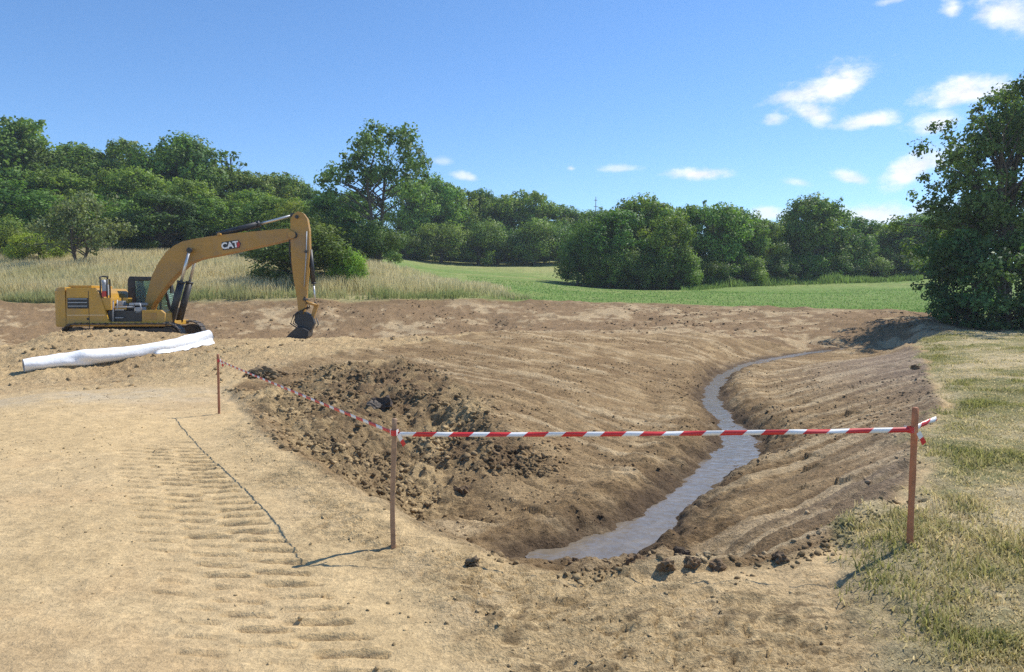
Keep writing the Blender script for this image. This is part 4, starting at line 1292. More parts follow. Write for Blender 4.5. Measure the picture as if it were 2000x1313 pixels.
def fabric_roll():
    M_F = fabric_material()
    M_END = simple_mat('roll_end', (.42, .42, .42), .9, var=.25, scale=20)
    M_CORE_SHADE = simple_mat('core_shade', (.05, .045, .04), .9)  # near-black disc paints the shade inside the open core
    ctl = [(46, 714, 20.5, .185), (110, 706, 21.0, .19), (170, 698, 21.5, .21), (240, 691, 22.2, .20), (310, 680, 23.0, .20), (360, 670, 23.8, .21), (408, 657, 24.6, .22)]
    P = catmull([np.array([*D(a, b, d), r]) for a, b, d, r in ctl], 9)
    A = P[0, :3]
    base = Vector((A[0], A[1], ground_z(A[0], A[1])))
    e = empty('fabric_roll', base)
    V, F = [], []
    S = 28
    tang = []
    for i in range(len(P)):
        t = P[min(i + 1, len(P) - 1), :3] - P[max(i - 1, 0), :3]; t /= np.linalg.norm(t)
        up = np.array([0, 0, 1.0]); sd = np.cross(t, up); sd /= np.linalg.norm(sd); up = np.cross(sd, t)
        tang.append((t, sd, up))
        for k in range(S):
            th = 2 * math.pi * k / S
            wr = float(fbm(np.array([i * .22 + 4 * math.cos(th) * .3]), np.array([math.sin(th) * 1.4 + i * .12]), 61, 3)[0])
            fold = .05 * math.exp(-((i - 17) / 2.2) ** 2) * max(0, math.sin(th + .4))
            r = P[i, 3] * (1 + .16 * wr) + fold + .012 * math.sin(3 * th + i * .33)
            q = P[i, :3] + r * (sd * math.cos(th) + up * math.sin(th))
            V.append((q[0] - base.x, q[1] - base.y, q[2] - base.z))
    for i in range(len(P) - 1):
        for k in range(S):
            F.append((i * S + k, i * S + (k + 1) % S, (i + 1) * S + (k + 1) % S, (i + 1) * S + k))
    V = np.array(V); gz = terrain(V[:, 0] + base.x, V[:, 1] + base.y) - .02 - base.z; V[:, 2] = np.maximum(V[:, 2], gz)
    link_mesh('fabric_wrap', mesh_np('fabric_wrap', V, F), [M_F], e, True)
    # far end cap
    for nm, i, rr, out, mat, sg in (('roll_end', 0, .96, .012, M_END, -1), ('core_shade', 0, .3, .02, M_CORE_SHADE, -1), ('roll_end', len(P) - 1, .97, .012, M_F, 1)):
        t, sd, up = tang[i]
        r = P[i, 3] * rr
        vs_ = [P[i, :3] + t * sg * out]
        fs = []
        for k in range(24):
            th = 2 * math.pi * k / 24
            vs_.append(P[i, :3] + t * sg * (out - .004) + r * (sd * math.cos(th) + up * math.sin(th)))
        for k in range(24):
            fs.append((0, 1 + k, 1 + (k + 1) % 24) if sg > 0 else (0, 1 + (k + 1) % 24, 1 + k))
        link_mesh(nm, mesh_np(nm, [tuple(v - np.array(base)) for v in vs_], fs), [mat], e)
    # loose flap on the near side
    V, F = [], []
    i0, nj = 34, 7
    for i in range(i0, len(P)):
        t, sd, up = tang[i]
        toward = sd if sd[1] < 0 else -sd
        w = .04 + .13 * (i - i0) / (len(P) - i0) + .03 * math.sin(i * .9) + .02 * math.sin(i * 2.3)
        for j in range(nj):
            f = j / (nj - 1)
            q = P[i, :3] + toward * (P[i, 3] * .9 + w * f)
            V.append((q[0] - base.x, q[1] - base.y, .02 + (1 - f) ** 2 * .14 + .018 * math.sin(i * 1.1 + j * 1.7) - base.z))
    V = np.array(V); V[:, 2] += terrain(V[:, 0] + base.x, V[:, 1] + base.y)
    for i in range(len(P) - i0 - 1):
        for j in range(nj - 1):
            k = i * nj + j
            F.append((k, k + 1, k + nj + 1, k + nj))
    o = link_mesh('loose_flap', mesh_np('loose_flap', V, F), [M_F], e, True)
    so = o.modifiers.new('thick', 'SOLIDIFY'); so.thickness = .006
    tag(e, 'long roll of white fabric lying on the dirt in front of the excavator', 'fabric roll')


fabric_roll()

# radio mast far behind the trees
def radio_mast():
    p = at_y(1163, 500, 240.0)
    gz = ground_z(p.x, 240.0)
    top = at_y(1163, 384, 240.0).z
    e = empty('radio_mast', (p.x, 240.0, gz))
    m = simple_mat('mast_steel', (.30, .33, .38), .5, .3)
    H = top - gz
    V, F = tube_arrays([(0, 0, 0), (0, 0, H * .6), (0, 0, H)], [.32, .22, .10], 6)
    link_mesh('pole', mesh_np('pole', V, F), [m], e)
    for z, r in ((H - 1.2, .5), (H - 3.2, .65)):
        V, F = tube_arrays([(-r, 0, z), (r, 0, z)], [.12, .12], 5)
        link_mesh('antenna', mesh_np('antenna', V, F), [m], e)
    tag(e, 'thin grey radio mast rising behind the far tree row', 'mast')


radio_mast()

# ================================================================ trees
def leaf_material(name, hue_var=0.06):
    m, nt, b = nodes_of(name)
    N, L = nt.nodes.new, nt.links.new
    at = N('ShaderNodeAttribute'); at.attribute_name = 'leaf'
    oi = N('ShaderNodeObjectInfo')
    hs = N('ShaderNodeHueSaturation')
    mr = N('ShaderNodeMapRange'); mr.inputs[3].default_value = .5 - hue_var * .35; mr.inputs[4].default_value = .5 + hue_var * .35
    L(oi.outputs['Random'], mr.inputs[0]); L(mr.outputs[0], hs.inputs['Hue'])
    mu = N('ShaderNodeMix'); mu.data_type = 'RGBA'; mu.blend_type = 'MULTIPLY'; mu.inputs['Factor'].default_value = 1
    L(at.outputs['Color'], mu.inputs['A']); L(oi.outputs['Color'], mu.inputs['B'])
    L(mu.outputs['Result'], hs.inputs['Color'])
    b.inputs['Roughness'].default_value = .55
    b.inputs['Specular IOR Level'].default_value = .25
    L(hs.outputs[0], b.inputs['Base Color'])
    tr = N('ShaderNodeBsdfTranslucent')
    gm = N('ShaderNodeMix'); gm.data_type = 'RGBA'; gm.blend_type = 'MULTIPLY'; gm.inputs['Factor'].default_value = 1
    gm.inputs['B'].default_value = (1.25, 1.35, .6, 1)
    L(hs.outputs[0], gm.inputs['A']); L(gm.outputs['Result'], tr.inputs['Color'])
    ms = N('ShaderNodeMixShader'); ms.inputs[0].default_value = .34
    L(b.outputs[0], ms.inputs[1]); L(tr.outputs[0], ms.inputs[2])
    L(ms.outputs[0], nt.nodes['Material Output'].inputs['Surface'])
    return m


M_LEAF = leaf_material('foliage')
M_BARK = simple_mat('bark', (.105, .083, .064), .9, var=.35, scale=9, bump=.6)


def crown_puffs(rng, kind):
    """lumps of foliage (centre, radius) in a crown of height 10 standing on z = 0, width about 10"""
    P = []
    def shell(n, c, r, rad, fill=.75, zmin=-9):
        for i in range(n):
            v = rng.normal(size=3); v /= np.linalg.norm(v)
            if v[2] < -.75: v[2] *= -1
            f = fill + (1 - fill) * rng.random()
            p = np.array(c) + v * np.array(r) * f
            if p[2] < zmin: p[2] = zmin + rng.random() * .5
            P.append((p, rad * (.38 + .75 * rng.random() ** 1.3)))
    if kind == 'bushy':            # foliage to the ground
        shell(52, (0, 0, 6.0), (3.7, 3.7, 3.3), 1.25)
        shell(24, (0, 0, 3.0), (4.0, 4.0, 2.6), 1.25, .8, .9)
        shell(8, (0, 0, 4.6), (2.2, 2.2, 2.6), 1.6, .3)
    elif kind == 'round':          # rounded crown over a short trunk
        shell(70, (0, 0, 6.1), (3.8, 3.8, 3.1), 1.2)
        shell(10, (0, 0, 6.0), (2.0, 2.0, 2.2), 1.6, .3)
        shell(24, (0, 0, 2.4), (3.5, 3.5, 1.8), 1.2, .75, .7)
    elif kind == 'tall':           # upright, uneven top
        shell(34, (.4, 0, 7.4), (2.5, 2.5, 2.0), 1.0)
        shell(24, (-.5, .3, 5.0), (3.7, 3.7, 2.5), 1.15)
        shell(18, (.2, 0, 2.4), (3.6, 3.6, 1.8), 1.15, .75, .8)
        shell(8, (0, 0, 5), (2, 2, 3), 1.5, .3)
        for i in range(5):
            P.append((np.array([rng.normal() * 1.3, rng.normal() * 1.3, 9.0 + rng.random() * .5]), .5))
    elif kind == 'shrub':
        for i in range(26):
            a = rng.random() * 6.283; r = 4.0 * math.sqrt(rng.random())
            top = 8.4 * math.sqrt(max(0.08, 1 - (r / 5.2) ** 2))
            P.append((np.array([r * math.cos(a), r * math.sin(a), top * (.45 + .5 * rng.random())]), 1.1 + .9 * rng.random()))
        shell(16, (0, 0, 2.0), (3.9, 3.9, 1.5), 1.3, .85, .8)
    if kind != 'shrub':
        for i in range(22):                       # low skirt
            a = rng.random() * 6.283; r = 1.2 + 2.2 * rng.random()
            P.append((np.array([r * math.cos(a), r * math.sin(a), .5 + .8 * rng.random()]), .5 + .5 * rng.random()))
    core = list(P)
    for i in range(60):                           # sprays that break the outline
        c, r = core[rng.integers(len(core))]
        v = rng.normal(size=3); v[2] = abs(v[2]) + .2; v /= np.linalg.norm(v)
        P.append((c + v * r * (1.0 + .35 * rng.random()), .16 + .26 * rng.random()))
    return P


def leaves_from_puffs(rng, puffs, per_r2, size, tone, yellow=.15, jitter=.42, zsq=.85, droop=0.0):
    Vs, Ns, Cs = [], [], []
    for (c, r) in puffs:
        n = max(8, int(per_r2 * r * r))
        v = rng.normal(size=(n, 3)); v /= np.linalg.norm(v, axis=1)[:, None]
        rad = r * (1.08 - jitter * rng.random(n) ** 1.5 * 2.0)
        p = c + v * rad[:, None] * np.array([1, 1, zsq]) * (1 + .22 * np.sin(v[:, :1] * 5 + c[0] * 7) * np.sin(v[:, 1:2] * 5 + c[1] * 5))
        nn = v + rng.normal(size=(n, 3)) * .75; nn[:, 2] += .35 - droop
        nn /= np.linalg.norm(nn, axis=1)[:, None]
        t = np.cross(nn, rng.normal(size=(n, 3))); t /= (np.linalg.norm(t, axis=1)[:, None] + 1e-9)
        b = np.cross(nn, t)
        s = size * (.55 + .9 * rng.random(n))[:, None]
        q = np.stack([p - t * s * .5, p - b * s * .36, p + t * s * .62, p + b * s * .36], axis=1)
        Vs.append(q.reshape(-1, 3))
        on = v * .5 + nn * .7; on[:, 2] += .1
        on /= np.linalg.norm(on, axis=1)[:, None]
        Ns.append(np.repeat(on, 4, axis=0))
        k = .72 + .56 * rng.random()
        yk = yellow * rng.random()
        base = np.array(tone) * k * 1.5
        base = base * np.array([1 + yk * 1.3, 1 + yk * .6, 1 - yk * .3])
        cc = base[None] * (.78 + .44 * rng.random(n))[:, None]
        Cs.append(np.repeat(cc, 4, axis=0))
    V = np.concatenate(Vs); C = np.concatenate(Cs); Nn = np.concatenate(Ns)
    F = np.arange(len(V)).reshape(-1, 4)
    return V, F, Nn, C


def crown_mesh(name, arrays):
    V, F, Nn, C = arrays
    me = mesh_np(name, V, F)
    point_color(me, 'leaf', np.clip(C, 0, 1))
    me.polygons.foreach_set('use_smooth', np.ones(len(F), dtype=bool))
    me.normals_split_custom_set_from_vertices(Nn.tolist())
    me.materials.append(M_LEAF)
    return me


def limbs_mesh(name, rng, puffs, trunk_top, r0, lean=(0, 0), share=.6, stems=1, zbase=-.4):
    VV, FF, off = [], [], 0
    def add(pts, rads, sides=6):
        nonlocal off
        V, F = tube_arrays(pts, rads, sides)
        VV.append(V); FF.append(F + off); off += len(V)
    tops = []
    for s in range(stems):
        ang = 6.283 * s / max(stems, 1) + rng.random()
        sp = .0 if stems == 1 else .55
        pts, rads = [], []
        for k in range(6):
            f = k / 5
            pts.append((lean[0] * f + sp * math.cos(ang) * (.25 + f * 1.7) + rng.normal() * .07 * f, lean[1] * f + sp * math.sin(ang) * (.25 + f * 1.7) + rng.normal() * .07, zbase + (trunk_top - zbase) * f))
            rads.append(r0 * (1.35 if k == 0 else 1) * (1 - .62 * f) / (1 if stems == 1 else 1.3))
        add(pts, rads, 8)
        tops.append((pts, rads))
    for (c, r) in puffs:
        if rng.random() > share: continue
        pts, rads = tops[rng.integers(len(tops))]
        f = np.clip((c[2] / trunk_top) * .62 + rng.random() * .12, .3, 1) * 5
        i = min(int(f), 4); fr = f - i
        a = np.array(pts[i]) * (1 - fr) + np.array(pts[i + 1]) * fr
        ra = (rads[i] * (1 - fr) + rads[i + 1] * fr) * .55
        mid = a * .45 + c * .55 + np.array([0, 0, .35]) + rng.normal(size=3) * .18
        add([a, a * .7 + mid * .3 + np.array([0, 0, .1]), mid, c], [ra, ra * .8, ra * .5, ra * .16], 5)
    me = mesh_np(name, np.concatenate(VV), np.concatenate(FF))
    me.polygons.foreach_set('use_smooth', np.ones(len(me.polygons), dtype=bool))
    me.materials.append(M_BARK)
    return me


TREE_PROTO = {}


def proto(key, kind, seed, tone, per=250, size=.24, yellow=.3, share=.4):
    rng = np.random.default_rng(seed)
    puffs = crown_puffs(rng, kind)
    crown = leaves_from_puffs(rng, puffs, per, size, tone, yellow)
    V = crown[0]
    # bring the crown to height 10 and width 10
    sx = 5.0 / np.percentile(np.hypot(V[:, 0], V[:, 1]), 96); sz = 10.0 / np.percentile(V[:, 2], 99.7)
    V[:, 0] *= sx; V[:, 1] *= sx; V[:, 2] *= sz
    V[:, 2] = np.maximum(V[:, 2], -.1)
    puffs = [(c * np.array([sx, sx, sz]), r) for c, r in puffs]
    cm = crown_mesh('crown', crown)
    tm = limbs_mesh('trunk', rng, puffs, 6.5, .32, share=share)
    TREE_PROTO[key] = (cm, tm)


GREEN = (.098, .158, .036)
proto('b1', 'bushy', 11, GREEN); proto('b2', 'bushy', 12, (.092, .150, .036)); proto('b3', 'bushy', 13, (.112, .168, .038))
proto('r1', 'round', 21, GREEN); proto('r2', 'round', 22, (.105, .165, .04))
proto('t1', 'tall', 31, (.09, .148, .036)); proto('t2', 'tall', 32, (.108, .168, .038))
proto('s1', 'shrub', 41, (.11, .165, .036), per=200); proto('s2', 'shrub', 42, (.088, .140, .034), per=200)


def crown_bottom(px_left, px_right):
    return .5 * (px_left + px_right)


def plant_tree(name, key, cx, by, ty, w, d, label, cat='tree', group=None, tint=(1, 1, 1), rz=None):
    """stand a tree whose foot is seen at (cx, by), whose top at ty, w wide (photograph pixels), d metres away"""
    base = at_y(cx, by, d)
    gz = ground_z(base.x, base.y)
    top = at_y(cx, ty, d).z
    height = top - gz
    width = 1.1 * w / FPX * d
    e = empty(name, (base.x, base.y, gz - .05), (hash((cx, d)) % 628) / 100 if rz is None else rz)
    e.scale = (width / 10, width / 10, height / 10)
    cm, tm = TREE_PROTO[key]
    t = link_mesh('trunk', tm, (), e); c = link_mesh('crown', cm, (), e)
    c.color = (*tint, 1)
    tag(e, label, cat, group)
    return e


ORD = ['first', 'second', 'third', 'fourth', 'fifth', 'sixth', 'seventh', 'eighth', 'ninth', 'tenth', 'eleventh', 'twelfth', 'thirteenth', 'fourteenth', 'fifteenth', 'sixteenth']

# --- left hillside, back rank (left to right)
back = [
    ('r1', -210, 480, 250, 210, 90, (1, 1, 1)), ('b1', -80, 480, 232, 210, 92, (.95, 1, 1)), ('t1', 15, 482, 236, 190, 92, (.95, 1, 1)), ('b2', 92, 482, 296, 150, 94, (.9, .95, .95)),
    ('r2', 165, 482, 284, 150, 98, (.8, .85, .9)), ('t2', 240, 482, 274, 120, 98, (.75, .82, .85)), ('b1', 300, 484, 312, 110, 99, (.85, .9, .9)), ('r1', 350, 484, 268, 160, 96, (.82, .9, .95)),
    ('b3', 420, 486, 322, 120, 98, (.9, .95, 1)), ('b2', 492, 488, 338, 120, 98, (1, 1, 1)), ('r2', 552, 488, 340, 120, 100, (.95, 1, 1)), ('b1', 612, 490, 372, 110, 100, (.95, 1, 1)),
]
for i, (k, cx, by, ty, w, d, tn) in enumerate(back):
    if i < 2:
        lab = ('tall dark tree of the hillside wood just outside the left edge' if i == 0 else 'broad tree of the hillside wood cut by the left edge')
    else:
        lab = '%s tall tree from the left along the skyline of the hillside wood' % ORD[i - 2]
    plant_tree('woodland_tree', k, cx, by, ty, w, d, lab, 'tree', 'trees on the skyline of the left hillside', tn)
# --- front rank of the same wood, lower
front = [
    ('b2', -70, 492, 345, 190, 78, (1, 1, .95)), ('b1', 30, 492, 352, 170, 78, (1, 1.02, .95)), ('r1', 128, 492, 338, 150, 84, (1.05, 1.05, .95)), ('s1', 215, 492, 385, 150, 76, (.95, 1, .95)), ('b3', 262, 492, 330, 130, 86, (1.05, 1.08, 1)),
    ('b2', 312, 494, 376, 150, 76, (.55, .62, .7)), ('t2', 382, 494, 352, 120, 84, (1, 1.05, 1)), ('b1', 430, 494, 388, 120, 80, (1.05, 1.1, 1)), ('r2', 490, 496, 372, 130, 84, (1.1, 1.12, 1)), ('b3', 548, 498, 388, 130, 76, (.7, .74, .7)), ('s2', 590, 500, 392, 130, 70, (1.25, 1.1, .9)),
]
for i, (k, cx, by, ty, w, d, tn) in enumerate(front):
    lab = ('leafy tree at the left edge of the hillside wood front rank' if i == 0 else '%s bushy tree from the left in the front rank of the hillside wood' % ORD[i - 1])
    plant_tree('bushy_tree', k, cx, by, ty, w, d, lab, 'tree', 'trees along the front of the left wood', tn)
plant_tree('shrub', 's1', 78, 516, 455, 100, 62, 'bright yellow-green shrub left of the small grey-green tree', 'shrub', None, (1.5, 1.45, 1.0))
plant_tree('shrub', 's2', 10, 500, 420, 110, 68, 'dark shrub at the left edge behind the dry grass', 'shrub', None, (1.0, 1.05, 1))
plant_tree('shrub', 's2', 590, 552, 438, 200, 51, 'large dark rounded bush behind the excavator arm', 'shrub', None, (.72, .74, .7))
plant_tree('shrub', 's1', 678, 545, 488, 70, 50.5, 'small bright green bush right of the excavator arm', 'shrub', None, (1.5, 1.5, 1))
# --- around the tall open tree
mid = [('b2', 640, 500, 380, 110, 84, (.9, 1, 1)), ('t1', 690, 505, 372, 100, 82, (.8, .9, .95)), ('s2', 742, 522, 425, 92, 70.5, (.7, .8, .9))]
for (k, cx, by, ty, w, d, tn), lab in zip(mid, ('dark leafy tree left of the tall open-crowned tree', 'dark green tree just behind the tall open-crowned tree', 'dark ivy-like bush around the foot of the tall open-crowned tree')):
    plant_tree('bushy_tree' if 'bush ' not in lab else 'shrub', k, cx, by, ty, w, d, lab, 'tree' if 'bush ' not in lab else 'shrub', None, tn)
# --- far side of the meadow
farrow = [
    ('b3', 800, 502, 356, 110, 118, (1.15, 1.15, 1)), ('r1', 850, 502, 346, 110, 122, (1.1, 1.12, 1)), ('b1', 905, 502, 368, 100, 128, (1.05, 1.1, 1.05)), ('t1', 948, 503, 374, 90, 132, (.72, .85, 1)), ('r2', 992, 503, 384, 100, 130, (1.15, 1.15, 1)),
    ('t2', 1046, 503, 376, 110, 130, (1.05, 1.08, 1)), ('b2', 1098, 504, 402, 90, 132, (.95, 1.02, 1.05)), ('r1', 1150, 505, 414, 100, 134, (1, 1.05, 1.05)), ('b1', 1200, 506, 412, 100, 136, (1, 1.05, 1.05)),
]
for i, (k, cx, by, ty, w, d, tn) in enumerate(farrow):
    plant_tree('field_tree', k, cx, by, ty, w, d, '%s tree from the left in the row beyond the mown meadow' % ORD[i], 'tree', 'trees beyond the mown meadow', tn)
for i, (k, cx, by, ty, w, d, tn) in enumerate([('s2', 795, 504, 448, 80, 112, (.9, 1, 1)), ('s1', 862, 504, 436, 100, 114, (.95, 1.05, 1.1)), ('s2', 935, 504, 430, 100, 116, (1.0, 1.05, 1)), ('s2', 972, 504, 432, 90, 119, (.75, .85, .95)), ('s1', 1042, 505, 428, 110, 119, (.9, .98, .95)), ('s2', 1092, 505, 432, 90, 121, (.85, .95, .95))]):
    plant_tree('field_shrub', k, cx, by, ty, w, d, '%s bush from the left along the far edge of the mown meadow' % ORD[i], 'shrub', 'bushes along the far edge of the meadow', tn)
# --- hedge trees on the right of the meadow
right = [
    ('s2', 1152, 560, 428, 120, 80, (.85, .92, .9)), ('b2', 1205, 562, 412, 130, 79, (.9, .98, .9)), ('r1', 1262, 560, 386, 140, 84, (1.05, 1.08, .95)), ('b1', 1302, 560, 420, 110, 78, (1, 1.02, .9)), ('t2', 1338, 558, 402, 90, 85, (.95, 1, .95)), ('b3', 1392, 558, 400, 130, 84, (1.0, 1.05, 1)),
    ('r2', 1440, 556, 408, 110, 87, (.95, 1, 1)), ('b2', 1488, 554, 432, 90, 88, (.95, 1, 1)), ('s1', 1530, 554, 444, 90, 92, (1, 1.05, 1)), ('r1', 1588, 554, 386, 130, 92, (.9, .98, 1)), ('b1', 1650, 550, 446, 100, 94, (.95, 1, 1)), ('t1', 1690, 550, 426, 100, 100, (.75, .88, .98)), ('b3', 1735, 550, 440, 100, 98, (.95, 1, 1)), ('r2', 1788, 550, 420, 110, 98, (.9, .97, 1)), ('b1', 1850, 550, 410, 110, 98, (.9, .97, 1)),
]
for i, (k, cx, by, ty, w, d, tn) in enumerate(right):
    lab = '%s tree from the left in the dense hedge right of the meadow' % ORD[i]
    plant_tree('hedge_tree', k, cx, by, ty, w, d, lab, 'tree', 'trees in the hedge right of the meadow', tn)
for i, (k, cx, by, ty, w, d, tn) in enumerate([('s2', 1128, 562, 470, 70, 77.5, (.8, .88, .85)), ('s1', 1190, 564, 492, 80, 76.5, (.9, .98, .9)), ('s2', 1260, 564, 486, 80, 76, (.85, .95, .9)), ('s1', 1325, 562, 492, 80, 77, (.95, 1, .9)), ('s2', 1385, 560, 494, 80, 80, (.85, .95, .95)), ('s1', 1450, 559, 498, 80, 83, (.95, 1, .95)), ('s2', 1515, 557, 500, 80, 87, (.85, .95, .95)), ('s1', 1570, 556, 496, 80, 89, (.9, 1, 1)), ('s2', 1630, 554, 498, 80, 91, (.85, .95, 1)), ('s1', 1690, 553, 500, 80, 93, (.9, 1, 1)), ('s2', 1750, 552, 496, 80, 94, (.85, .95, 1))]):
    plant_tree('hedge_shrub', k, cx, by, ty, w, d, '%s low bush from the left at the foot of the hedge' % ORD[i], 'shrub', 'low bushes at the foot of the hedge', tn)
# far belt closing the skyline gaps
for i, (k, cx, by, ty, w, d) in enumerate([('b1', 1110, 500, 418, 120, 165), ('b2', 1200, 500, 424, 120, 165), ('r1', 1480, 520, 436, 120, 130), ('b2', 1530, 520, 434, 120, 130), ('b1', 1660, 520, 440, 120, 130), ('b3', 1740, 520, 436, 120, 130), ('r2', 1820, 520, 430, 130, 130)]):
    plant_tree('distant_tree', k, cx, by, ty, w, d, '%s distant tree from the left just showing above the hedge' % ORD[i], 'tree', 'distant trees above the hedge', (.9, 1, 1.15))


def special_tree(name, label, base, rz, puffs, per, size, tone, yellow, trunk_top, r0, stems, share, lean=(0, 0), tint=(1, 1, 1), seed=5, jitter=.33):
    rng = np.random.default_rng(seed)
    e = empty(name, base, rz)
    cm = crown_mesh('crown', leaves_from_puffs(rng, puffs, per, size, tone, yellow, jitter))
    tm = limbs_mesh('trunk', rng, puffs, trunk_top, r0, lean, share, stems)
    link_mesh('trunk', tm, (), e); c = link_mesh('crown', cm, (), e); c.color = (*tint, 1)
    tag(e, label, 'tree')
    return e


def puffs_px(spec, d, base, rng, thick=.8, rs=1.0):
    """foliage lumps given by photograph pixel centre and pixel radius, spread in depth around distance d"""
    out = []
    for (cx, cy, r, n) in spec:
        for i in range(int(n * 1.7)):
            a = rng.random() * 6.283; rr = r * math.sqrt(rng.random()) * .95
            R = r / FPX * d
            p = at_y(cx + rr * math.cos(a), cy + rr * math.sin(a) * .8, d)
            depth = rng.normal() * R * thick
            out.append((np.array([p.x - base[0], depth, p.z - base[2]]), R * rs * (.16 + .34 * rng.random())))
    return out


# tall open tree
rng = np.random.default_rng(77)
d = 74.0
b = at_y(738, 515, d); b.z = ground_z(b.x, b.y)
sp = [(650, 335, 34, 4), (690, 290, 34, 5), (700, 340, 34, 5), (735, 275, 34, 5), (775, 275, 34, 5), (815, 310, 30, 5), (822, 345, 22, 3), (780, 330, 32, 5), (740, 330, 30, 4), (632, 338, 18, 2), (670, 320, 22, 3),
      (655, 372, 26, 3), (700, 385, 32, 4), (690, 420, 34, 4), (720, 450, 34, 4), (735, 490, 32, 4), (700, 480, 26, 3), (765, 395, 20, 2), (805, 365, 22, 2)]
special_tree('open_crowned_tree', 'tall tree with an open crown and sky gaps above the meadow corner', (b.x, b.y, b.z - .1), 0, puffs_px(sp, d, b, rng, .9, 1.45), 150, .28, (.084, .142, .044), .1, 9.5, .34, 2, .45, seed=8, jitter=.5)

# thin tree on the skyline
rng = np.random.default_rng(78)
d = 99.0
b = at_y(455, 488, d); b.z = ground_z(b.x, b.y)
special_tree('slender_tree', 'slender sparse tree sticking out of the left skyline', (b.x, b.y, b.z - .1), 0, puffs_px([(450, 305, 22, 5), (468, 325, 16, 3), (440, 330, 18, 3), (455, 355, 22, 4), (452, 400, 30, 4)], d, b, rng, .7), 90, .36, (.085, .135, .04), .15, 11.0, .24, 1, .95, seed=9, jitter=.5)

# small grey-green tree in the dry grass
rng = np.random.default_rng(79)
d = 57.0
b = at_y(152, 522, d); b.z = ground_z(b.x, b.y)
sp = [(95, 440, 36, 8), (130, 410, 36, 9), (165, 400, 36, 9), (200, 430, 36, 9), (150, 445, 36, 8), (215, 465, 24, 5), (80, 465, 26, 5), (120, 470, 24, 4), (185, 472, 24, 4)]
special_tree('small_tree', 'small grey-green tree with a forked trunk in the dry grass', (b.x, b.y, b.z - .1), 0, puffs_px(sp, d, b, rng, .9, 1.3), 190, .19, (.125, .150, .066), .15, 2.6, .2, 3, .4, seed=10, jitter=.45)

# big trees at the right edge
rng = np.random.default_rng(80)
d = 36.0
b = at_y(1960, 612, d); b.z = ground_z(b.x, b.y)
sp = [(1985, 190, 46, 8), (1900, 225, 34, 6), (1935, 260, 44, 8), (1990, 260, 60, 9), (1860, 285, 36, 7), (1905, 310, 46, 8), (1960, 330, 60, 9), (1850, 350, 36, 6), (1840, 380, 34, 6), (1890, 390, 50, 8), (1825, 410, 28, 5),
      (1950, 410, 60, 9), (2020, 180, 60, 8), (2050, 260, 70, 9), (2060, 350, 80, 9), (2090, 440, 90, 9), (2000, 460, 80, 9), (1900, 460, 60, 8), (2110, 240, 60, 7), (1840, 440, 40, 5), (2060, 150, 50, 6)]
special_tree('edge_tree', 'tall dark broadleaf tree at the right edge of the meadow', (b.x, b.y, b.z - .1), 0, puffs_px(sp, d, b, rng, 1.2, 1.2), 520, .15, (.076, .132, .044), .1, 8.2, .3, 2, .3, seed=11, jitter=.45)
rng = np.random.default_rng(81)
d = 34.0
b = at_y(1880, 612, d); b.z = ground_z(b.x, b.y)
sp = [(1850, 470, 45, 7), (1870, 520, 50, 9), (1850, 570, 45, 8), (1910, 560, 60, 9), (1900, 490, 55, 8), (1825, 520, 30, 4), (1835, 590, 34, 8), (1880, 604, 40, 9), (1925, 606, 36, 8), (1850, 612, 24, 7)]
e1 = special_tree('edge_shrub', 'dark dense bush under the left side of the right edge tree', (b.x, b.y, b.z - .1), 0, puffs_px(sp, d, b, rng, .9), 620, .15, (.068, .118, .040), .1, 2.5, .12, 3, .6, seed=12, jitter=.4)
e1['category'] = 'shrub'
rng = np.random.default_rng(82)
d = 32.0
b = at_y(1990, 630, d); b.z = ground_z(b.x, b.y)
sp = [(1960, 520, 50, 7), (2000, 560, 60, 9), (1960, 590, 45, 7), (2060, 520, 70, 9), (2080, 590, 70, 9), (2020, 612, 44, 10), (2030, 470, 50, 6), (1965, 618, 36, 9), (2080, 625, 50, 9)]
e2 = special_tree('edge_shrub', 'dark bush at the right edge of the picture beside the grass verge', (b.x, b.y, b.z - .1), 0, puffs_px(sp, d, b, rng, .9), 620, .14, (.072, .122, .042), .1, 2.5, .12, 3, .6, seed=13, jitter=.4)
e2['category'] = 'shrub'

# ================================================================ grass
def grass_material(name):
    m, nt, b = nodes_of(name)
    N, L = nt.nodes.new, nt.links.new
    at = N('ShaderNodeAttribute'); at.attribute_name = 'blade'
    L(at.outputs['Color'], b.inputs['Base Color'])
    b.inputs['Roughness'].default_value = .7
    b.inputs['Specular IOR Level'].default_value = .2
    tr = N('ShaderNodeBsdfTranslucent'); L(at.outputs['Color'], tr.inputs['Color'])
    ms = N('ShaderNodeMixShader'); ms.inputs[0].default_value = .5
    L(b.outputs[0], ms.inputs[1]); L(tr.outputs[0], ms.inputs[2])
    L(ms.outputs[0], nt.nodes['Material Output'].inputs['Surface'])
    return m


M_GRASS = grass_material('grass_blades')


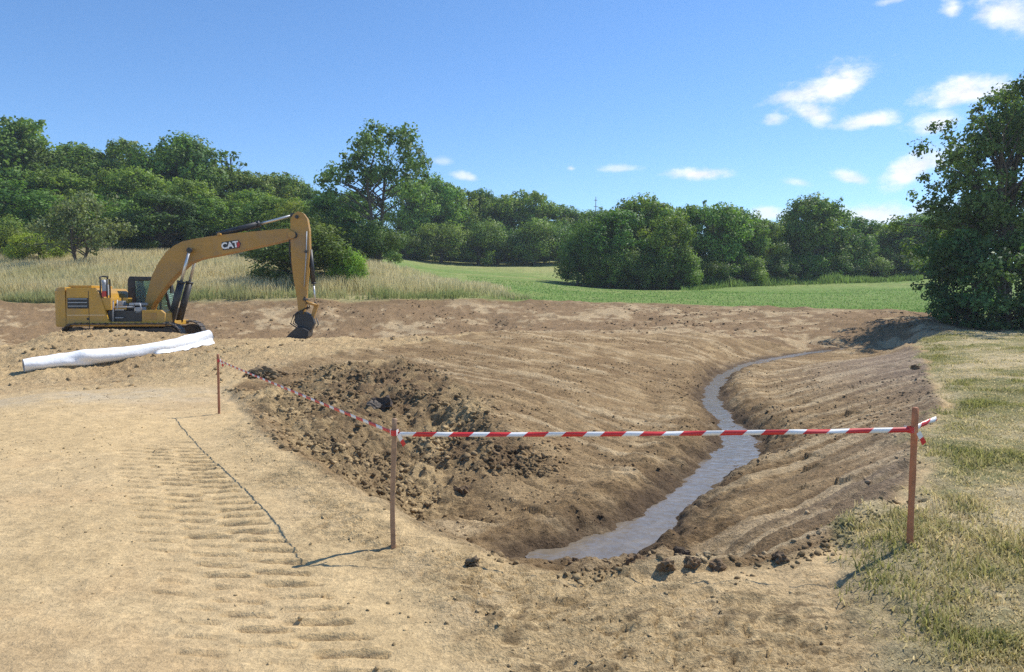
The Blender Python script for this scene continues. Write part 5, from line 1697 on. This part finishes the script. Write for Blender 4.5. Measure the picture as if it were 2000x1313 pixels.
def blades(name, x, y, z, hgt, wid, base_c, tip_c, rng, lean=.35, label='', cat='grass'):
    n = len(x)
    th = rng.random(n) * 6.283
    dx, dy = np.cos(th), np.sin(th)
    la = rng.random(n) * 6.283; lm = lean * hgt * rng.random(n)
    ox, oy = np.cos(la) * lm, np.sin(la) * lm
    V = np.empty((n, 5, 3))
    for i, (sx, f, w) in enumerate(((-1, 0, 1), (1, 0, 1), (1, .55, .7), (-1, .55, .7), (0, 1, 0))):
        V[:, i, 0] = x + dx * wid * .5 * sx * w + ox * f * f
        V[:, i, 1] = y + dy * wid * .5 * sx * w + oy * f * f
        V[:, i, 2] = z + hgt * f * (1 - .15 * lean * f)
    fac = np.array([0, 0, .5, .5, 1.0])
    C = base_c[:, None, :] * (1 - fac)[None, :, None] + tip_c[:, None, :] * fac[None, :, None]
    me = bpy.data.meshes.new(name)
    verts = V.reshape(-1, 3).astype(np.float32)
    k = np.arange(n)[:, None] * 5
    tri = np.concatenate([k + np.array([[0, 1, 2]]), k + np.array([[0, 2, 3]]), k + np.array([[3, 2, 4]])], axis=0)
    me = mesh_np(name, verts, tri)
    point_color(me, 'blade', np.clip(C.reshape(-1, 3), 0, 1))
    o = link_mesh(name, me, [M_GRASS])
    tag(o, label, cat, kind='stuff')
    return o


rng = np.random.default_rng(500)
# ---- tall dry grass on the slope behind the dirt
N0 = 240000
yy = 43.0 + 46.0 * rng.random(N0) ** 1.35
xx = (rng.random(N0) * 1.25 - .85) * yy
sf = poly_sd(xx, yy, FAR)
bx = 3.0 - (yy - 46) * .62 + 2.5 * fbm(xx * .2, yy * .2, 203, 3)      # right end of the unmown strip
keep = (sf < -.15) & (xx < bx) & (xx > -.80 * yy - 3) & (rng.random(N0) < np.clip(.8 + 1.2 * fbm(xx * .5, yy * .5, 205, 3), .1, 1))
xx, yy, sf = xx[keep], yy[keep], sf[keep]
zz = terrain(xx, yy)
front = sstep(-3.2, -.4, sf + 1.2 * fbm(xx * .4, yy * .4, 207, 3))
edge_r = sstep(4.5, .5, bx[keep] - xx)
hg = (.6 + .4 * rng.random(len(xx)) + .5 * fbm(xx * .35, yy * .35, 209, 3)) * (1 - .35 * front) * (1 - .45 * edge_r)
hg = np.maximum(hg, .2)
gcol, scol = np.array([.25, .29, .10]), np.array([.78, .66, .38])
n9 = fbm(xx * .25, yy * .25, 211, 3)
mixt = np.clip(.95 - .8 * front + .5 * n9 + .25 * (rng.random(len(xx)) - .5), 0, 1)[:, None]
base = gcol * (.8 + .4 * rng.random(len(xx)))[:, None] * (1 - .7 * mixt) + scol * .7 * mixt
tip = gcol * 1.35 * (1 - mixt) + scol * mixt * (.8 + .4 * rng.random(len(xx)))[:, None]
blades('dry_grass', xx, yy, zz - .03, hg, .035 + .03 * rng.random(len(xx)), base, tip, rng, .45, 'tall straw-coloured grass on the slope behind the excavator', 'grass')

# ---- weeds at the foot of the hedge
N1 = 26000
tt = rng.random(N1)
px_ = 1330 + 470 * tt
dd = np.interp(px_, [1330, 1500, 1800], [76, 86, 92]) + rng.normal(size=N1) * 1.6
xx = (px_ - 1000) / FPX * dd; yy = dd
zz = terrain(xx, yy)
hg = np.maximum(.25 + .9 * rng.random(N1) * (.7 + 1.2 * fbm(xx * .4, yy * .4, 221, 3)), .15)
gb = np.array([.20, .30, .07]) * (.7 + .6 * rng.random(N1))[:, None]
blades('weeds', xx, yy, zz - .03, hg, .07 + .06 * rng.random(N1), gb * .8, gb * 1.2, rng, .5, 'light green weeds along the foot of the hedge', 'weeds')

# ---- short mown grass of the near meadow edge
N2 = 26000
yy = 44 + 26 * rng.random(N2) ** 1.6
xx = (rng.random(N2) * .72 - .06) * yy
sf = poly_sd(xx, yy, FAR)
keep = (sf < -.05) & (xx > 3.0 - (yy - 46) * .62 - 2)
xx, yy = xx[keep], yy[keep]
zz = terrain(xx, yy)
gb = np.array([.24, .38, .10]) * (.7 + .6 * rng.random(len(xx)))[:, None]
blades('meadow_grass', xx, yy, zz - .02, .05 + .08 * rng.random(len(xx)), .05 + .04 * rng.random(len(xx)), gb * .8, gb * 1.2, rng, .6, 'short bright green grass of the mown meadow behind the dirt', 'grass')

# ---- verge at the right, patchy and half dry
N3 = 420000
yy = 3.6 + 30 * rng.random(N3) ** 2.2
xx = (rng.random(N3) * .62 + .28) * (yy + 1.5)
sv = poly_sd(xx, yy, VERGE) + .55 * fbm(xx * 1.3, yy * 1.3, 33, 4)
t1 = fbm(xx * .9, yy * .5, 111, 4, .6); t2 = fbm(xx * 3.2, yy * 3.2, 113, 3, .6)
dens = np.clip(.50 - .7 * t1 - .6 * t2, .18, 1) * sstep(.25, -.5, sv) * (1 - .65 * sstep(1.9, .0, -sv + .8 * t1) * sstep(6.8, 5.2, yy))
keep = (rng.random(N3) < dens) & (xx < .80 * yy + 2.2)
xx, yy, t1, t2, sv = xx[keep], yy[keep], t1[keep], t2[keep], sv[keep]
zz = terrain(xx, yy)
tuft = sstep(.1, .5, fbm(xx * 1.6, yy * 1.6, 231, 3) + .35 * np.exp(-(sv + .35) ** 2 / .15))
n = len(xx)
hg = (.015 + .035 * rng.random(n)) * (1 + 1.3 * tuft)
st = np.clip(.88 + .9 * t1 + .5 * t2 - .5 * tuft + .7 * (rng.random(n) - .5), 0, 1)[:, None]
gg = np.array([.31, .30, .09]) * (.7 + .7 * rng.random(n))[:, None]
ss = np.array([.78, .62, .33]) * (.75 + .5 * rng.random(n))[:, None]
cb = gg * (1 - st) + ss * st
wd = (.006 + .005 * rng.random(n)) * (1 + yy / 14)
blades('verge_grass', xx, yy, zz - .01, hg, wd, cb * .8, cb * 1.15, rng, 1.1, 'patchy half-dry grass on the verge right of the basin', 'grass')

# ================================================================ the air of a warm summer day
def haze():
    m = bpy.data.materials.new('air')
    m.use_nodes = True
    nt = m.node_tree; nt.nodes.clear()
    out = nt.nodes.new('ShaderNodeOutputMaterial'); v = nt.nodes.new('ShaderNodeVolumePrincipled')
    v.inputs['Color'].default_value = (.80, .90, 1.0, 1)
    v.inputs['Density'].default_value = HAZE_DENSITY
    v.inputs['Anisotropy'].default_value = .25
    nt.links.new(v.outputs[0], out.inputs['Volume'])
    zlo, zhi = float(gh.min()) - 1.0, float(gh.max()) + 30
    bm = bmesh.new(); bmesh.ops.create_cube(bm, size=1.0)
    me = bpy.data.meshes.new('haze'); bm.to_mesh(me); bm.free()
    o = link_mesh('haze', me, [m])
    o.scale = (2200, 500, zhi - zlo); o.location = (0, 225, (zhi + zlo) / 2)
    tag(o, 'thin bluish summer haze between the camera and the trees', 'haze', kind='stuff')


HAZE_DENSITY = .00045
haze()
